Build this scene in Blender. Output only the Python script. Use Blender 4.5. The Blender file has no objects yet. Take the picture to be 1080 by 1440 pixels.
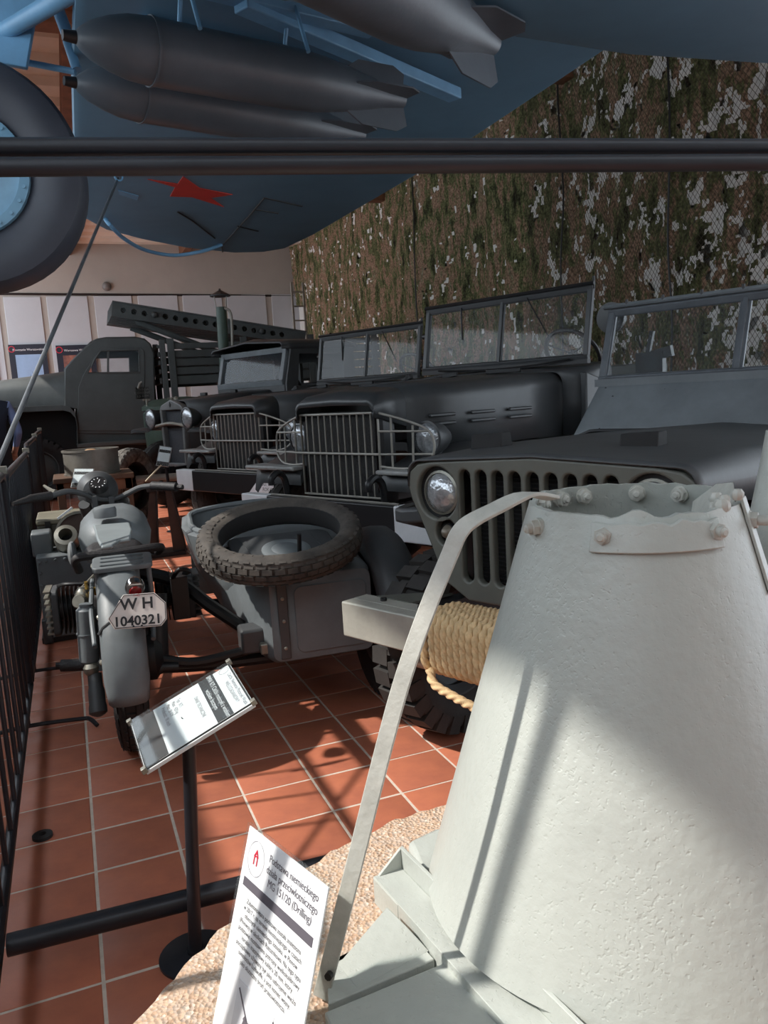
import bpy, bmesh, math, random
from mathutils import Vector, Matrix, noise, Quaternion
random.seed(7)
SC = bpy.context.scene
COL = SC.collection
PI = math.pi
rad = math.radians
# ------------------------------------------------------------------ camera (solved from the floor tile grid)
FPX, CAMH = 1115.0, 1.30
_y, _p, _r = rad(21.37), rad(8.55), rad(3.34)
CF = Vector((math.sin(_y)*math.cos(_p), math.cos(_y)*math.cos(_p), -math.sin(_p)))
_R = Vector((math.cos(_y), -math.sin(_y), 0)); _U = _R.cross(CF)
CR = math.cos(_r)*_R - math.sin(_r)*_U
CU = math.sin(_r)*_R + math.cos(_r)*_U
CC = Vector((0, 0, CAMH))
cam = bpy.data.cameras.new('camera'); camo = bpy.data.objects.new('camera', cam); COL.objects.link(camo)
cam.sensor_fit = 'VERTICAL'; cam.sensor_height = 24.0; cam.lens = FPX/1440*24.0; cam.clip_start = 0.02; cam.clip_end = 200
mw = Matrix((CR, CU, -CF)).transposed().to_4x4(); mw.translation = CC
camo.matrix_world = mw
SC.camera = camo
def ray(u, v): return CF + (u-540)/FPX*CR - (v-720)/FPX*CU
def at_z(u, v, z): d = ray(u, v); return CC + d*((z-CAMH)/d.z)
def at_x(u, v, x): d = ray(u, v); return CC + d*(x/d.x)
def at_y(u, v, y): d = ray(u, v); return CC + d*(y/d.y)
def at_d(u, v, t): return CC + ray(u, v)*t
# ------------------------------------------------------------------ light
SC.view_settings.view_transform = 'Standard'; SC.view_settings.look = 'None'
SC.view_settings.gamma = 1.0; SC.view_settings.use_curve_mapping = False
SC.view_settings.exposure = 0.0
w = bpy.data.worlds.new('sky'); SC.world = w; w.use_nodes = True
bg = w.node_tree.nodes['Background']; bg.inputs[0].default_value = (0.80, 0.90, 1.0, 1); bg.inputs[1].default_value = 3.2
sun = bpy.data.lights.new('sun', 'SUN'); sun.energy = 5.6; sun.angle = rad(1.2); sun.color = (1.0, 0.95, 0.88)
suno = bpy.data.objects.new('sun', sun); COL.objects.link(suno)
_el, _az = rad(47.5), rad(101)
_sd = Vector((math.sin(_az)*math.cos(_el), math.cos(_az)*math.cos(_el), -math.sin(_el)))
suno.rotation_euler = _sd.to_track_quat('-Z', 'Y').to_euler()
# ------------------------------------------------------------------ materials
def lin(c):
    return tuple(((x/255)/12.92 if x/255 <= .04045 else ((x/255+.055)/1.055)**2.4) for x in c)
MATS = {}
def mat(name, col, rough=.6, metal=0., var=.18, scale=6., bump=0., bscale=60., spec=.5, emit=None, rnd=0., col2=None, trans=0., alpha=1.):
    """procedural paint: two tones mixed by noise, optional bump and per-object variation"""
    if name in MATS: return MATS[name]
    m = bpy.data.materials.new(name); m.use_nodes = True; MATS[name] = m
    nt = m.node_tree; n = nt.nodes; L = nt.links; b = n['Principled BSDF']
    c = lin(col); c2 = lin(col2) if col2 else tuple(x*(1-2*var) for x in c)
    tc = n.new('ShaderNodeTexCoord')
    nz = n.new('ShaderNodeTexNoise'); nz.inputs['Scale'].default_value = scale; nz.inputs['Detail'].default_value = 6; nz.inputs['Roughness'].default_value = .65
    L.new(tc.outputs['Object'], nz.inputs['Vector'])
    rp = n.new('ShaderNodeValToRGB'); rp.color_ramp.elements[0].position = .35; rp.color_ramp.elements[1].position = .65
    rp.color_ramp.elements[0].color = (*c2, 1); rp.color_ramp.elements[1].color = (*c, 1)
    L.new(nz.outputs['Fac'], rp.inputs['Fac']); out = rp.outputs['Color']
    if rnd:
        oi = n.new('ShaderNodeObjectInfo'); mr = n.new('ShaderNodeMapRange'); mr.inputs['To Min'].default_value = 1-rnd; mr.inputs['To Max'].default_value = 1+rnd
        L.new(oi.outputs['Random'], mr.inputs['Value'])
        hv = n.new('ShaderNodeHueSaturation'); L.new(mr.outputs['Result'], hv.inputs['Value']); L.new(out, hv.inputs['Color']); out = hv.outputs['Color']
    L.new(out, b.inputs['Base Color'])
    b.inputs['Roughness'].default_value = rough; b.inputs['Metallic'].default_value = metal
    b.inputs['Specular IOR Level'].default_value = spec
    if trans: b.inputs['Transmission Weight'].default_value = trans
    if alpha < 1: b.inputs['Alpha'].default_value = alpha
    if bump:
        n2 = n.new('ShaderNodeTexNoise'); n2.inputs['Scale'].default_value = bscale; n2.inputs['Detail'].default_value = 3
        L.new(tc.outputs['Object'], n2.inputs['Vector'])
        bp = n.new('ShaderNodeBump'); bp.inputs['Strength'].default_value = bump; bp.inputs['Distance'].default_value = .01
        L.new(n2.outputs['Fac'], bp.inputs['Height']); L.new(bp.outputs['Normal'], b.inputs['Normal'])
    if emit:
        b.inputs['Emission Color'].default_value = (*lin(emit[0]), 1); b.inputs['Emission Strength'].default_value = emit[1]
    return m
def glass(name, col, alpha, rough=.05):
    """window glass: mostly see-through with a dusty film and a mirror sheen"""
    if name in MATS: return MATS[name]
    m = bpy.data.materials.new(name); m.use_nodes = True; MATS[name] = m
    nt = m.node_tree; n = nt.nodes; L = nt.links
    o = n['Material Output']; n.remove(n['Principled BSDF'])
    t = n.new('ShaderNodeBsdfTransparent'); t.inputs[0].default_value = (.95, .97, .97, 1)
    d = n.new('ShaderNodeBsdfDiffuse'); d.inputs[0].default_value = (*lin(col), 1)
    g = n.new('ShaderNodeBsdfGlossy'); g.inputs['Roughness'].default_value = rough
    nz = n.new('ShaderNodeTexNoise'); nz.inputs['Scale'].default_value = 9
    tc = n.new('ShaderNodeTexCoord'); L.new(tc.outputs['Object'], nz.inputs['Vector'])
    mr = n.new('ShaderNodeMapRange'); mr.inputs['To Min'].default_value = alpha*.6; mr.inputs['To Max'].default_value = alpha*1.4
    L.new(nz.outputs['Fac'], mr.inputs['Value'])
    m1 = n.new('ShaderNodeMixShader'); L.new(mr.outputs['Result'], m1.inputs[0]); L.new(t.outputs[0], m1.inputs[1]); L.new(d.outputs[0], m1.inputs[2])
    m2 = n.new('ShaderNodeMixShader'); lw = n.new('ShaderNodeLayerWeight'); lw.inputs[0].default_value = .5
    pw = n.new('ShaderNodeMath'); pw.operation = 'POWER'; pw.inputs[1].default_value = 4.; L.new(lw.outputs['Facing'], pw.inputs[0])
    fr = n.new('ShaderNodeMath'); fr.operation = 'MULTIPLY_ADD'; fr.inputs[1].default_value = .35; fr.inputs[2].default_value = .03; L.new(pw.outputs[0], fr.inputs[0])
    L.new(fr.outputs[0], m2.inputs[0]); L.new(m1.outputs[0], m2.inputs[1]); L.new(g.outputs[0], m2.inputs[2])
    L.new(m2.outputs[0], o.inputs['Surface'])
    return m
grey   = mat('field_grey_paint', (106, 112, 115), .5, var=.12, scale=5, bump=.08, bscale=40)
dgrey  = mat('dark_grey_paint', (70, 72, 74), .48, var=.14, scale=3, bump=.06, bscale=30)
olive  = mat('dull_olive_paint', (76, 78, 74), .5, var=.14, scale=3, bump=.06, bscale=30)
trk    = mat('truck_slate_paint', (62, 64, 66), .42, var=.15, scale=2.5, bump=.08, bscale=25)
katp   = mat('launcher_green_grey_paint', (78, 82, 82), .55, var=.14, scale=2.2, bump=.08, bscale=20)
jgrille= mat('car_grey_green_paint', (98, 99, 92), .5, var=.12, scale=5, bump=.06)
cowlp  = mat('pale_slate_paint', (112, 118, 122), .5, var=.12, scale=5, bump=.1, bscale=40)
black  = mat('black_paint', (26, 26, 28), .45, var=.1)
void   = mat('dark_interior', (14, 14, 15), .8, var=.1)
rubber = mat('tyre_rubber', (52, 49, 47), .8, var=.16, scale=14, bump=.1, bscale=90)
rubberd= mat('dark_rubber', (32, 31, 32), .75, var=.14, scale=12, bump=.08)
steel  = mat('worn_bare_steel', (150, 148, 138), .38, .55, var=.16, scale=9, bump=.06)
chrome = mat('chrome', (200, 200, 200), .12, 1., var=.05)
rodm   = mat('grey_guard_rod', (150, 146, 138), .45, .2, var=.12)
white  = mat('white_paint', (214, 214, 216), .55, var=.05, scale=12, bump=.15, bscale=80)
paper  = mat('white_paper', (232, 234, 236), .5, var=.02)
inkd   = mat('print_grey', (92, 88, 96), .6, var=.03)
ink    = mat('black_ink', (30, 30, 34), .6, var=.03)
redink = mat('red_print', (196, 40, 62), .6, var=.03)
fencem = mat('fence_black_steel', (44, 46, 52), .35, .3, var=.15, scale=10)
pedm   = mat('pedestal_pale_grey_paint', (178, 182, 176), .38, var=.045, scale=7, bump=.16, bscale=60)
def add_pits(m, scale, strength):
    """small scattered dimples in thick paint, on top of the existing bump"""
    nt = m.node_tree; n = nt.nodes; L = nt.links; bs = n['Principled BSDF']; tc = n.new('ShaderNodeTexCoord')
    nz = n.new('ShaderNodeTexNoise'); nz.inputs['Scale'].default_value = scale; nz.inputs['Detail'].default_value = 1; L.new(tc.outputs['Object'], nz.inputs['Vector'])
    mk = n.new('ShaderNodeTexNoise'); mk.inputs['Scale'].default_value = 7; L.new(tc.outputs['Object'], mk.inputs['Vector'])
    ad = n.new('ShaderNodeMath'); ad.operation = 'MULTIPLY_ADD'; ad.inputs[1].default_value = .45; L.new(mk.outputs['Fac'], ad.inputs[0]); L.new(nz.outputs['Fac'], ad.inputs[2])
    rp = n.new('ShaderNodeValToRGB'); rp.color_ramp.elements[0].position = .87; rp.color_ramp.elements[0].color = (1, 1, 1, 1); rp.color_ramp.elements[1].position = 1.; rp.color_ramp.elements[1].color = (0, 0, 0, 1)
    L.new(ad.outputs[0], rp.inputs['Fac'])
    bp = n.new('ShaderNodeBump'); bp.inputs['Strength'].default_value = strength; bp.inputs['Distance'].default_value = .004; L.new(rp.outputs[0], bp.inputs['Height'])
    old = bs.inputs['Normal'].links[0].from_socket; L.new(old, bp.inputs['Normal']); L.new(bp.outputs[0], bs.inputs['Normal'])
add_pits(pedm, 150, .22)
pedw   = mat('weathered_strap_paint', (188, 188, 180), .5, var=.1, scale=25, bump=.12, bscale=120)
wood   = mat('brown_wood', (128, 86, 60), .7, var=.2, scale=5, bump=.1)
rust   = mat('rusty_brown_steel', (74, 54, 46), .7, var=.22, scale=6, bump=.1)
ropem  = mat('manila_rope', (224, 192, 146), .85, var=.14, scale=40, bump=.3, bscale=300)
winb   = mat('aircraft_sky_blue_paint', (90, 128, 152), .5, var=.08, scale=2.5, bump=.03, bscale=12)
winb2  = mat('aircraft_blue_trim_paint', (110, 160, 196), .5, var=.1, scale=6)
bombm  = mat('bomb_slate_paint', (82, 90, 98), .42, var=.14, scale=3, bump=.04)
starm  = mat('red_star_paint', (196, 52, 44), .6, var=.08)
lens   = mat('headlamp_glass', (196, 200, 204), .12, .55, var=.25, scale=30, bump=.4, bscale=50)
redl   = mat('red_lamp_glass', (110, 18, 20), .15, var=.1)
brass  = mat('brass', (176, 146, 80), .4, .8, var=.1)
leather= mat('black_leather', (34, 32, 34), .6, var=.15, scale=20, bump=.3, bscale=120)
wsglass= glass('dusty_windscreen_glass', (150, 156, 160), .09)
dkglass= glass('dark_cab_glass', (90, 100, 110), .22)
clear  = glass('clear_plastic', (220, 226, 230), .02)
framem = mat('windscreen_frame_paint', (88, 93, 99), .45, var=.15, scale=12)
bumpm  = mat('worn_grey_bumper', (172, 170, 160), .45, .15, var=.12, scale=7, bump=.08)
# ------------------------------------------------------------------ mesh builder
class M:
    def __init__(s): s.v = []; s.f = []; s.T = Matrix.Identity(4); s.mi = []; s.cur = 0
    def add(s, vs, fs):
        k = len(s.v); s.v += [tuple(s.T @ Vector(p)) for p in vs]
        s.f += [tuple(i+k for i in f) for f in fs]; s.mi += [s.cur]*len(fs)
        return s
    def box(s, a, b):
        x0, y0, z0 = a; x1, y1, z1 = b
        return s.add([(x0,y0,z0),(x1,y0,z0),(x1,y1,z0),(x0,y1,z0),(x0,y0,z1),(x1,y0,z1),(x1,y1,z1),(x0,y1,z1)],
                     [(0,3,2,1),(4,5,6,7),(0,1,5,4),(1,2,6,5),(2,3,7,6),(3,0,4,7)])
    def bar(s, p, q, w, h, up=(0,0,1)):
        p = Vector(p); q = Vector(q); d = (q-p).normalized(); u = Vector(up)
        x = d.cross(u)
        if x.length < 1e-4: x = d.cross(Vector((1,0,0)))
        x.normalize(); u = x.cross(d)
        c = []
        for e in (p, q):
            for a, b in ((-1,-1),(1,-1),(1,1),(-1,1)): c.append(e + x*a*w/2 + u*b*h/2)
        return s.add(c, [(3,2,1,0),(4,5,6,7),(0,1,5,4),(1,2,6,5),(2,3,7,6),(3,0,4,7)])
    def loft(s, rings, closed=True, cap=True, loop=False):
        n = len(rings[0]); vs = [p for r in rings for p in r]; fs = []; m = len(rings)
        for i in range(m if loop else m-1):
            for j in range(n if closed else n-1):
                a = i*n+j; b = i*n+(j+1) % n; i2 = (i+1) % m
                fs.append((a, b, i2*n+(j+1) % n, i2*n+j))
        if cap and closed and not loop: fs += [tuple(range(n))[::-1], tuple(range((m-1)*n, m*n))]
        return s.add(vs, fs)
    def tube(s, pts, r, n=8, loop=False, cap=True):
        pts = [Vector(p) for p in pts]; rs = r if isinstance(r, (list, tuple)) else [r]*len(pts)
        rings = []; N = len(pts); prev = None
        for i in range(N):
            if loop: d = pts[(i+1) % N]-pts[i-1]
            else: d = pts[min(i+1, N-1)]-pts[max(i-1, 0)]
            d.normalize()
            if prev is None:
                prev = d.orthogonal().normalized()
            x = prev - d*prev.dot(d)
            if x.length < 1e-6: x = d.orthogonal()
            x.normalize(); prev = x; y = d.cross(x)
            rings.append([pts[i] + (x*math.cos(2*PI*k/n)+y*math.sin(2*PI*k/n))*rs[i] for k in range(n)])
        return s.loft(rings, True, cap, loop)
    def cyl(s, p, q, r, r2=None, n=16): return s.tube([p, q], [r, r if r2 is None else r2], n)
    def lathe(s, prof, p=(0,0,0), ax=(0,0,1), n=24, cap=True, arc=None):
        """prof: (radius, along-axis)"""
        p = Vector(p); ax = Vector(ax).normalized(); x = ax.orthogonal().normalized(); y = ax.cross(x)
        rings = []
        for r, h in prof:
            rings.append([p+ax*h+(x*math.cos(2*PI*k/n)+y*math.sin(2*PI*k/n))*max(r, 1e-4) for k in range(n)])
        return s.loft(rings, True, cap)
    def ring(s, prof, p=(0,0,0), ax=(0,0,1), n=32):
        """closed profile swept round an axis (hollow)"""
        p = Vector(p); ax = Vector(ax).normalized(); x = ax.orthogonal().normalized(); y = ax.cross(x)
        rings = [[p+ax*h+(x*math.cos(2*PI*k/n)+y*math.sin(2*PI*k/n))*r for k in range(n)] for r, h in prof]
        return s.loft(rings, True, False, True)
    def prism(s, poly, d):
        """extrude a planar 3-D polygon by vector d"""
        d = Vector(d); n = len(poly); P = [Vector(p) for p in poly]
        return s.add(P+[p+d for p in P], [tuple(range(n))[::-1], tuple(range(n, 2*n))]+[(i, (i+1) % n, n+(i+1) % n, n+i) for i in range(n)])
    def grid(s, f, nu, nv):
        vs = [f(i/nu, j/nv) for j in range(nv+1) for i in range(nu+1)]
        return s.add(vs, [(j*(nu+1)+i, j*(nu+1)+i+1, (j+1)*(nu+1)+i+1, (j+1)*(nu+1)+i) for j in range(nv) for i in range(nu)])
    def sphere(s, c, r, n=12, sc=(1,1,1)):
        c = Vector(c); rings = []
        for i in range(1, n//2+1):
            t = PI*i/(n//2+1)
            rings.append([c+Vector((math.cos(2*PI*k/n)*math.sin(t)*r*sc[0], math.sin(2*PI*k/n)*math.sin(t)*r*sc[1], -math.cos(t)*r*sc[2])) for k in range(n)])
        return s.loft(rings)
    def mesh(s, name, ang=35):
        me = bpy.data.meshes.new(name); me.from_pydata(s.v, [], s.f); me.update()
        bm = bmesh.new(); bm.from_mesh(me); bmesh.ops.recalc_face_normals(bm, faces=bm.faces); bm.to_mesh(me); bm.free()
        me.polygons.foreach_set('use_smooth', [True]*len(me.polygons))
        me.set_sharp_from_angle(angle=rad(ang))
        return me
def link(name, me, m, parent=None):
    o = bpy.data.objects.new(name, me); COL.objects.link(o)
    if parent: o.parent = parent
    for x in (m if isinstance(m, (list, tuple)) else [m]): me.materials.append(x)
    return o
def part(name, b, m, parent=None, bev=0., ang=35, label=None, solid=0.):
    me = b.mesh(name, ang); o = link(name, me, m, parent)
    if len(set(b.mi)) > 1: me.polygons.foreach_set('material_index', b.mi)
    if solid:
        md = o.modifiers.new('thickness', 'SOLIDIFY'); md.thickness = solid; md.offset = 0
    if bev:
        md = o.modifiers.new('bevel', 'BEVEL'); md.width = bev; md.segments = 2; md.limit_method = 'ANGLE'; md.angle_limit = rad(40)
    if label: o['label'] = label
    return o
def tag(o, label, cat, group=None):
    o['label'] = label; o['category'] = cat
    if group: o['group'] = group
    return o
def thing(name, label, cat, loc=(0,0,0), rz=0., group=None):
    o = bpy.data.objects.new(name, None); COL.objects.link(o); o.empty_display_size = .1
    o.location = loc; o.rotation_euler = (0, 0, rz)
    return tag(o, label, cat, group)
def struct(name, b, m, label=None, bev=0., ang=35):
    o = part(name, b, m, None, bev, ang); o['kind'] = 'structure'
    if label: o['label'] = label
    return o
def frame(o, x, y):
    x = Vector(x).normalized(); z = x.cross(Vector(y)).normalized(); y = z.cross(x)
    m = Matrix((x, y, z)).transposed().to_4x4(); m.translation = Vector(o); return m
def text_obj(name, s, size, m, mtx, parent, align='LEFT', ext=.0, sx=1., sp=1., bold=0.):
    c = bpy.data.curves.new('t', 'FONT'); c.body = s; c.size = size; c.align_x = align; c.extrude = ext; c.resolution_u = 3; c.space_line = sp; c.offset = bold
    t = bpy.data.objects.new('t', c); COL.objects.link(t)
    bpy.context.view_layer.update()
    dg = bpy.context.evaluated_depsgraph_get()
    me = bpy.data.meshes.new_from_object(t.evaluated_get(dg)); bpy.data.objects.remove(t); bpy.data.curves.remove(c)
    me.materials.clear(); me.transform(mtx @ Matrix.Diagonal((sx, 1, 1, 1)))
    return link(name, me, m, parent)
def panel2d(name, outlines, thick, bev, m, mtx, parent):
    """flat plate with holes from 2-D outlines (first = outside), rounded edges"""
    c = bpy.data.curves.new('p', 'CURVE'); c.dimensions = '2D'; c.fill_mode = 'BOTH'; c.extrude = thick/2; c.bevel_depth = bev; c.bevel_resolution = 2; c.offset = -bev
    for ol in outlines:
        sp = c.splines.new('POLY'); sp.points.add(len(ol)-1); sp.use_cyclic_u = True
        for p, q in zip(sp.points, ol): p.co = (q[0], q[1], 0, 1)
    t = bpy.data.objects.new('p', c); COL.objects.link(t)
    bpy.context.view_layer.update()
    dg = bpy.context.evaluated_depsgraph_get()
    me = bpy.data.meshes.new_from_object(t.evaluated_get(dg)); bpy.data.objects.remove(t); bpy.data.curves.remove(c)
    me.materials.clear(); me.transform(mtx)
    me.polygons.foreach_set('use_smooth', [True]*len(me.polygons)); me.set_sharp_from_angle(angle=rad(40))
    return link(name, me, m, parent)
def circ(cx, cy, r, n=28, a0=0, a1=2*PI): 
    full = abs(a1-a0-2*PI) < 1e-6
    return [(cx+r*math.cos(a0+(a1-a0)*i/(n if full else n-1)), cy+r*math.sin(a0+(a1-a0)*i/(n if full else n-1))) for i in range(n)]
def rrect(x0, y0, x1, y1, r, n=5):
    o = []
    for cx, cy, a in ((x1-r, y1-r, 0), (x0+r, y1-r, PI/2), (x0+r, y0+r, PI), (x1-r, y0+r, 1.5*PI)):
        o += [(cx+r*math.cos(a+PI/2*i/n), cy+r*math.sin(a+PI/2*i/n)) for i in range(n+1)]
    return o
def smooth_path(pts, k=6):
    """Catmull-Rom through points"""
    P = [Vector(p) for p in pts]; P = [2*P[0]-P[1]]+P+[2*P[-1]-P[-2]]; o = []
    for i in range(1, len(P)-2):
        a, b, c, d = P[i-1], P[i], P[i+1], P[i+2]
        for j in range(k):
            t = j/k; o.append(.5*((2*b)+(c-a)*t+(2*a-5*b+4*c-d)*t*t+(3*b-a-3*c+d)*t**3))
    return o+[P[-2]]
def copy_tree(o, parent=None):
    c = o.copy(); COL.objects.link(c); c.parent = parent
    for ch in list(o.children): copy_tree(ch, c)
    return c
def tyre(b, c, ax, R, W, rim, lugs=0, style='block', n=48):
    """tyre swept round its axle with moulded tread blocks"""
    c = Vector(c); ax = Vector(ax).normalized(); h = W/2; t = .022 if lugs and style == 'lug' else .012
    Ri = R-(t if lugs else 0)
    prof = [(rim, -h*.62), (rim+(Ri-rim)*.35, -h*.98), (rim+(Ri-rim)*.7, -h), (Ri-.012*R/.35, -h*.9), (Ri, -h*.7), (Ri+.004, 0), (Ri, h*.7), (Ri-.012*R/.35, h*.9), (rim+(Ri-rim)*.7, h), (rim+(Ri-rim)*.35, h*.98), (rim, h*.62)]
    b.ring(prof, c, ax, n)
    x = ax.orthogonal().normalized(); y = ax.cross(x)
    def P(a, r, s): return c+ax*s+(x*math.cos(a)+y*math.sin(a))*r
    if style == 'lug':
        for i in range(lugs):
            for sd in (-1, 1):
                a = 2*PI*(i+(.5 if sd > 0 else 0))/lugs; da = PI/lugs*.70
                for (s0, s1, r0, r1) in ((.02, .98, R, R-.006), (.98, 1.06, R-.006, R-.075)):
                    vs = []
                    for aa in (a-da, a+da):
                        for s_, r_ in ((s0, r0), (s1, r1)):
                            vs += [P(aa, Ri-.05, sd*h*min(s_, .95)), P(aa, r_, sd*h*s_)]
                    b.add(vs, [(0,1,3,2), (4,6,7,5), (1,5,7,3), (0,2,6,4), (2,3,7,6), (0,4,5,1)])
    elif lugs:
        rows = (-.62, -.22, .22, .62) if style == 'block' else (-.6, 0, .6)
        for k, s0 in enumerate(rows):
            for i in range(lugs):
                a = 2*PI*(i+(.5 if k % 2 else 0))/lugs; da = PI/lugs*.78; hw = h*.17 if style == 'block' else h*.26
                vs = []
                for aa in (a-da, a+da):
                    for ss in (s0*h-hw, s0*h+hw):
                        drop = .010*(abs(ss)/h)**2*R/.35*3
                        vs += [P(aa, Ri-.01, ss), P(aa, R-drop, ss)]
                b.add(vs, [(0,1,3,2), (4,6,7,5), (1,5,7,3), (2,3,7,6), (0,4,5,1)])
        for sd in (-1, 1):      # shoulder ribs
            for i in range(lugs):
                a = 2*PI*(i+.25)/lugs; da = PI/lugs*.6
                vs = []
                for aa in (a-da, a+da):
                    for s_, r_ in ((.8, Ri-.002), (1.02, Ri-.045*R/.35)):
                        vs += [P(aa, r_-.012, sd*h*s_*.95), P(aa, r_+.004, sd*h*s_)]
                b.add(vs, [(0,1,3,2), (4,6,7,5), (1,5,7,3), (2,3,7,6), (0,4,5,1)])
    return b
def wheel(parent, c, ax, R, W, rim, lugs, style, tm, rm, name='wheel', dish=.03):
    """wheel = tyre part with rim as its child; ax points outward"""
    c = Vector(c); ax = Vector(ax).normalized()
    t = part(name, tyre(M(), c, ax, R, W, rim, lugs, style), tm, parent)
    b = M(); b.ring([(rim, -W*.34), (rim+.012, -W*.34), (rim+.012, W*.34), (rim, W*.34), (rim-.02, W*.2), (rim-.03, -W*.2)], c, ax, 32)
    b.lathe([(rim-.005, -.012), (rim*.75, -.012+dish*.2), (rim*.55, dish), (rim*.3, dish), (rim*.28, dish+.03), (rim*.12, dish+.04), (0.001, dish+.04)], c, ax, 28, False)
    x = ax.orthogonal().normalized(); y = ax.cross(x)
    for i in range(5):
        a = 2*PI*i/5; p = c+(x*math.cos(a)+y*math.sin(a))*rim*.42+ax*dish
        b.cyl(p, p+ax*.015, .011, n=6)
    part('rim', b, rm, t)
    return t
# ================================================================== SETTING
tilem = mat('terracotta_tile', (188, 114, 84), .45, var=.07, scale=3.5, bump=.05, bscale=30, rnd=.11, col2=(160, 95, 75))
grout = mat('pale_grout', (206, 194, 180), .9, var=.1, scale=30)
TS = .2376; TX0, TY0 = -.0578, 2.743
b = M(); b.box((-7, -6, -.16), (8, 22, -.0025)); floor = struct('floor', b, grout)
def tile_mesh(b, x, y, s=TS, g=.0040, dz=0.):
    a0, a1, c = g, s-g, .004
    lo = [(x+a0, y+a0, -.006), (x+a1, y+a0, -.006), (x+a1, y+a1, -.006), (x+a0, y+a1, -.006)]
    hi = [(x+a0+c, y+a0+c, dz), (x+a1-c, y+a0+c, dz), (x+a1-c, y+a1-c, dz), (x+a0+c, y+a1-c, dz)]
    mid = [(p[0], p[1], dz-.002) for p in lo]
    return b.loft([lo, mid, hi], True, True)
tm = [tile_mesh(M(), 0, 0, dz=d).mesh('tile') for d in (0., -.0008, .0005)]
for me in tm: me.materials.append(tilem)
NC, NR = 7, 42      # the rows the camera sees best, tile by tile
single = set()
for j in range(NR):
    for i in range(NC):
        ci, rj = i-1, j-6
        o = bpy.data.objects.new('tile', tm[(i*7+j*3) % 3]); COL.objects.link(o); o.parent = floor
        o.location = (TX0+ci*TS, TY0+rj*TS, 0); o.rotation_euler = (0, 0, 0); single.add((ci, rj))
b = M()
for rj in range(-34, 80):
    for ci in range(-28, 33):
        if (ci, rj) not in single: tile_mesh(b, TX0+ci*TS, TY0+rj*TS)
o = part('tile_field', b, tilem, floor); o['kind'] = 'stuff'
# ---- back wall
wallp = mat('beige_wall_plaster', (170, 164, 156), .9, var=.04, scale=1.5)
wallw = mat('white_wall_panel', (184, 188, 192), .7, var=.03, scale=2)
YB = 21.0
b = M(); b.box((-7, YB, 0), (6.4, YB+.3, 6.0)); wb = struct('wall_back', b, wallp)
edges = [-290, -218, -210, -142, -133, -66, -58, 4, 12, 64, 72, 129.5, 138.5, 191, 199.5, 255, 262, 317, 324, 378, 386, 440]
for k in range(0, len(edges)-1, 2):
    x0 = at_y(edges[k], 480, YB).x; x1 = at_y(edges[k+1], 480, YB).x
    b = M(); b.box((x0, YB-.03, .05), (x1, YB+.01, 4.02)); part('panel', b, wallw, wb, bev=.01)
b = M(); b.tube([(-7, YB-.005, 4.19), (6.0, YB-.005, 3.98)], .028, 8); part('cable', b, black, wb)
p = at_y(150, 403, YB); b = M(); b.lathe([(.11, 0), (.11, .06), (.09, .1), (.04, .13)], (p.x, YB+.01, p.z), (0, -1, 0), 16)
o = part('round_wall_lamp', b, mat('grey_lamp', (120, 116, 112), .5)); tag(o, 'small round grey bulkhead lamp above the cable on the plaster wall', 'wall lamp')
# ---- posters on the back wall
navy = mat('poster_navy', (26, 30, 46), .5, var=.05)
sky_p = mat('poster_photo_sky', (150, 178, 210), .5, var=.12, scale=1.2)
gnd_p = mat('poster_photo_ground', (70, 72, 66), .5, var=.3, scale=3, col2=(40, 40, 40))
pic_r = mat('poster_photo_red', (170, 110, 90), .5, var=.3, scale=4, col2=(96, 62, 60))
def poster(u0, u1, v0, v1, label, title, kind):
    a = at_y(u0, v0, YB-.07); c = at_y(u1, v1, YB-.07); W = c.x-a.x; Hh = a.z-c.z
    t = thing('poster', label, 'poster', (a.x, YB-.055, c.z), 0, 'posters along the back wall')
    b = M(); b.box((0, -.02, 0), (W, .02, Hh)); part('board', b, navy, t)
    b = M(); b.box((W*.16, -.026, Hh*.1), (W*.86, -.019, Hh*.82)); pf = part('photograph', b, sky_p if kind == 0 else pic_r, t)
    b = M(); b.box((W*.16, -.028, Hh*.1), (W*.86, -.0195, Hh*.36))
    for i in range(5): b.prism([(W*(.4+.07*i), -.029, Hh*.3), (W*(.46+.07*i), -.029, Hh*.3), (W*(.45+.06*i), -.029, Hh*(.42+.05*(i % 3)))], (0, .004, 0))
    part('photograph_ground', b, gnd_p, pf)
    b = M(); b.ring([(.07*W, 0), (.09*W, 0), (.09*W, .004), (.07*W, .004)], (W*.08, -.021, Hh*.92), (0, -1, 0), 18); part('red_emblem', b, redink, t)
    text_obj('title', title, W*.085, paper, frame((W*.52, -.0215, Hh*.89), (1,0,0), (0,0,1)), t, 'CENTER')
poster(11, 73.5, 485, 562, 'navy bordered poster with a sky photograph left of the launcher truck cab', 'Powstanie Warszawskie', 0)
poster(78, 141, 486, 562, 'navy bordered poster with a reddish photograph behind the launcher truck windscreen', 'Warszawa Walczy', 1)
poster(-58, 3.5, 486, 562, 'navy poster almost out of sight, only its dark right border showing', 'Powstanie', 1)
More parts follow.
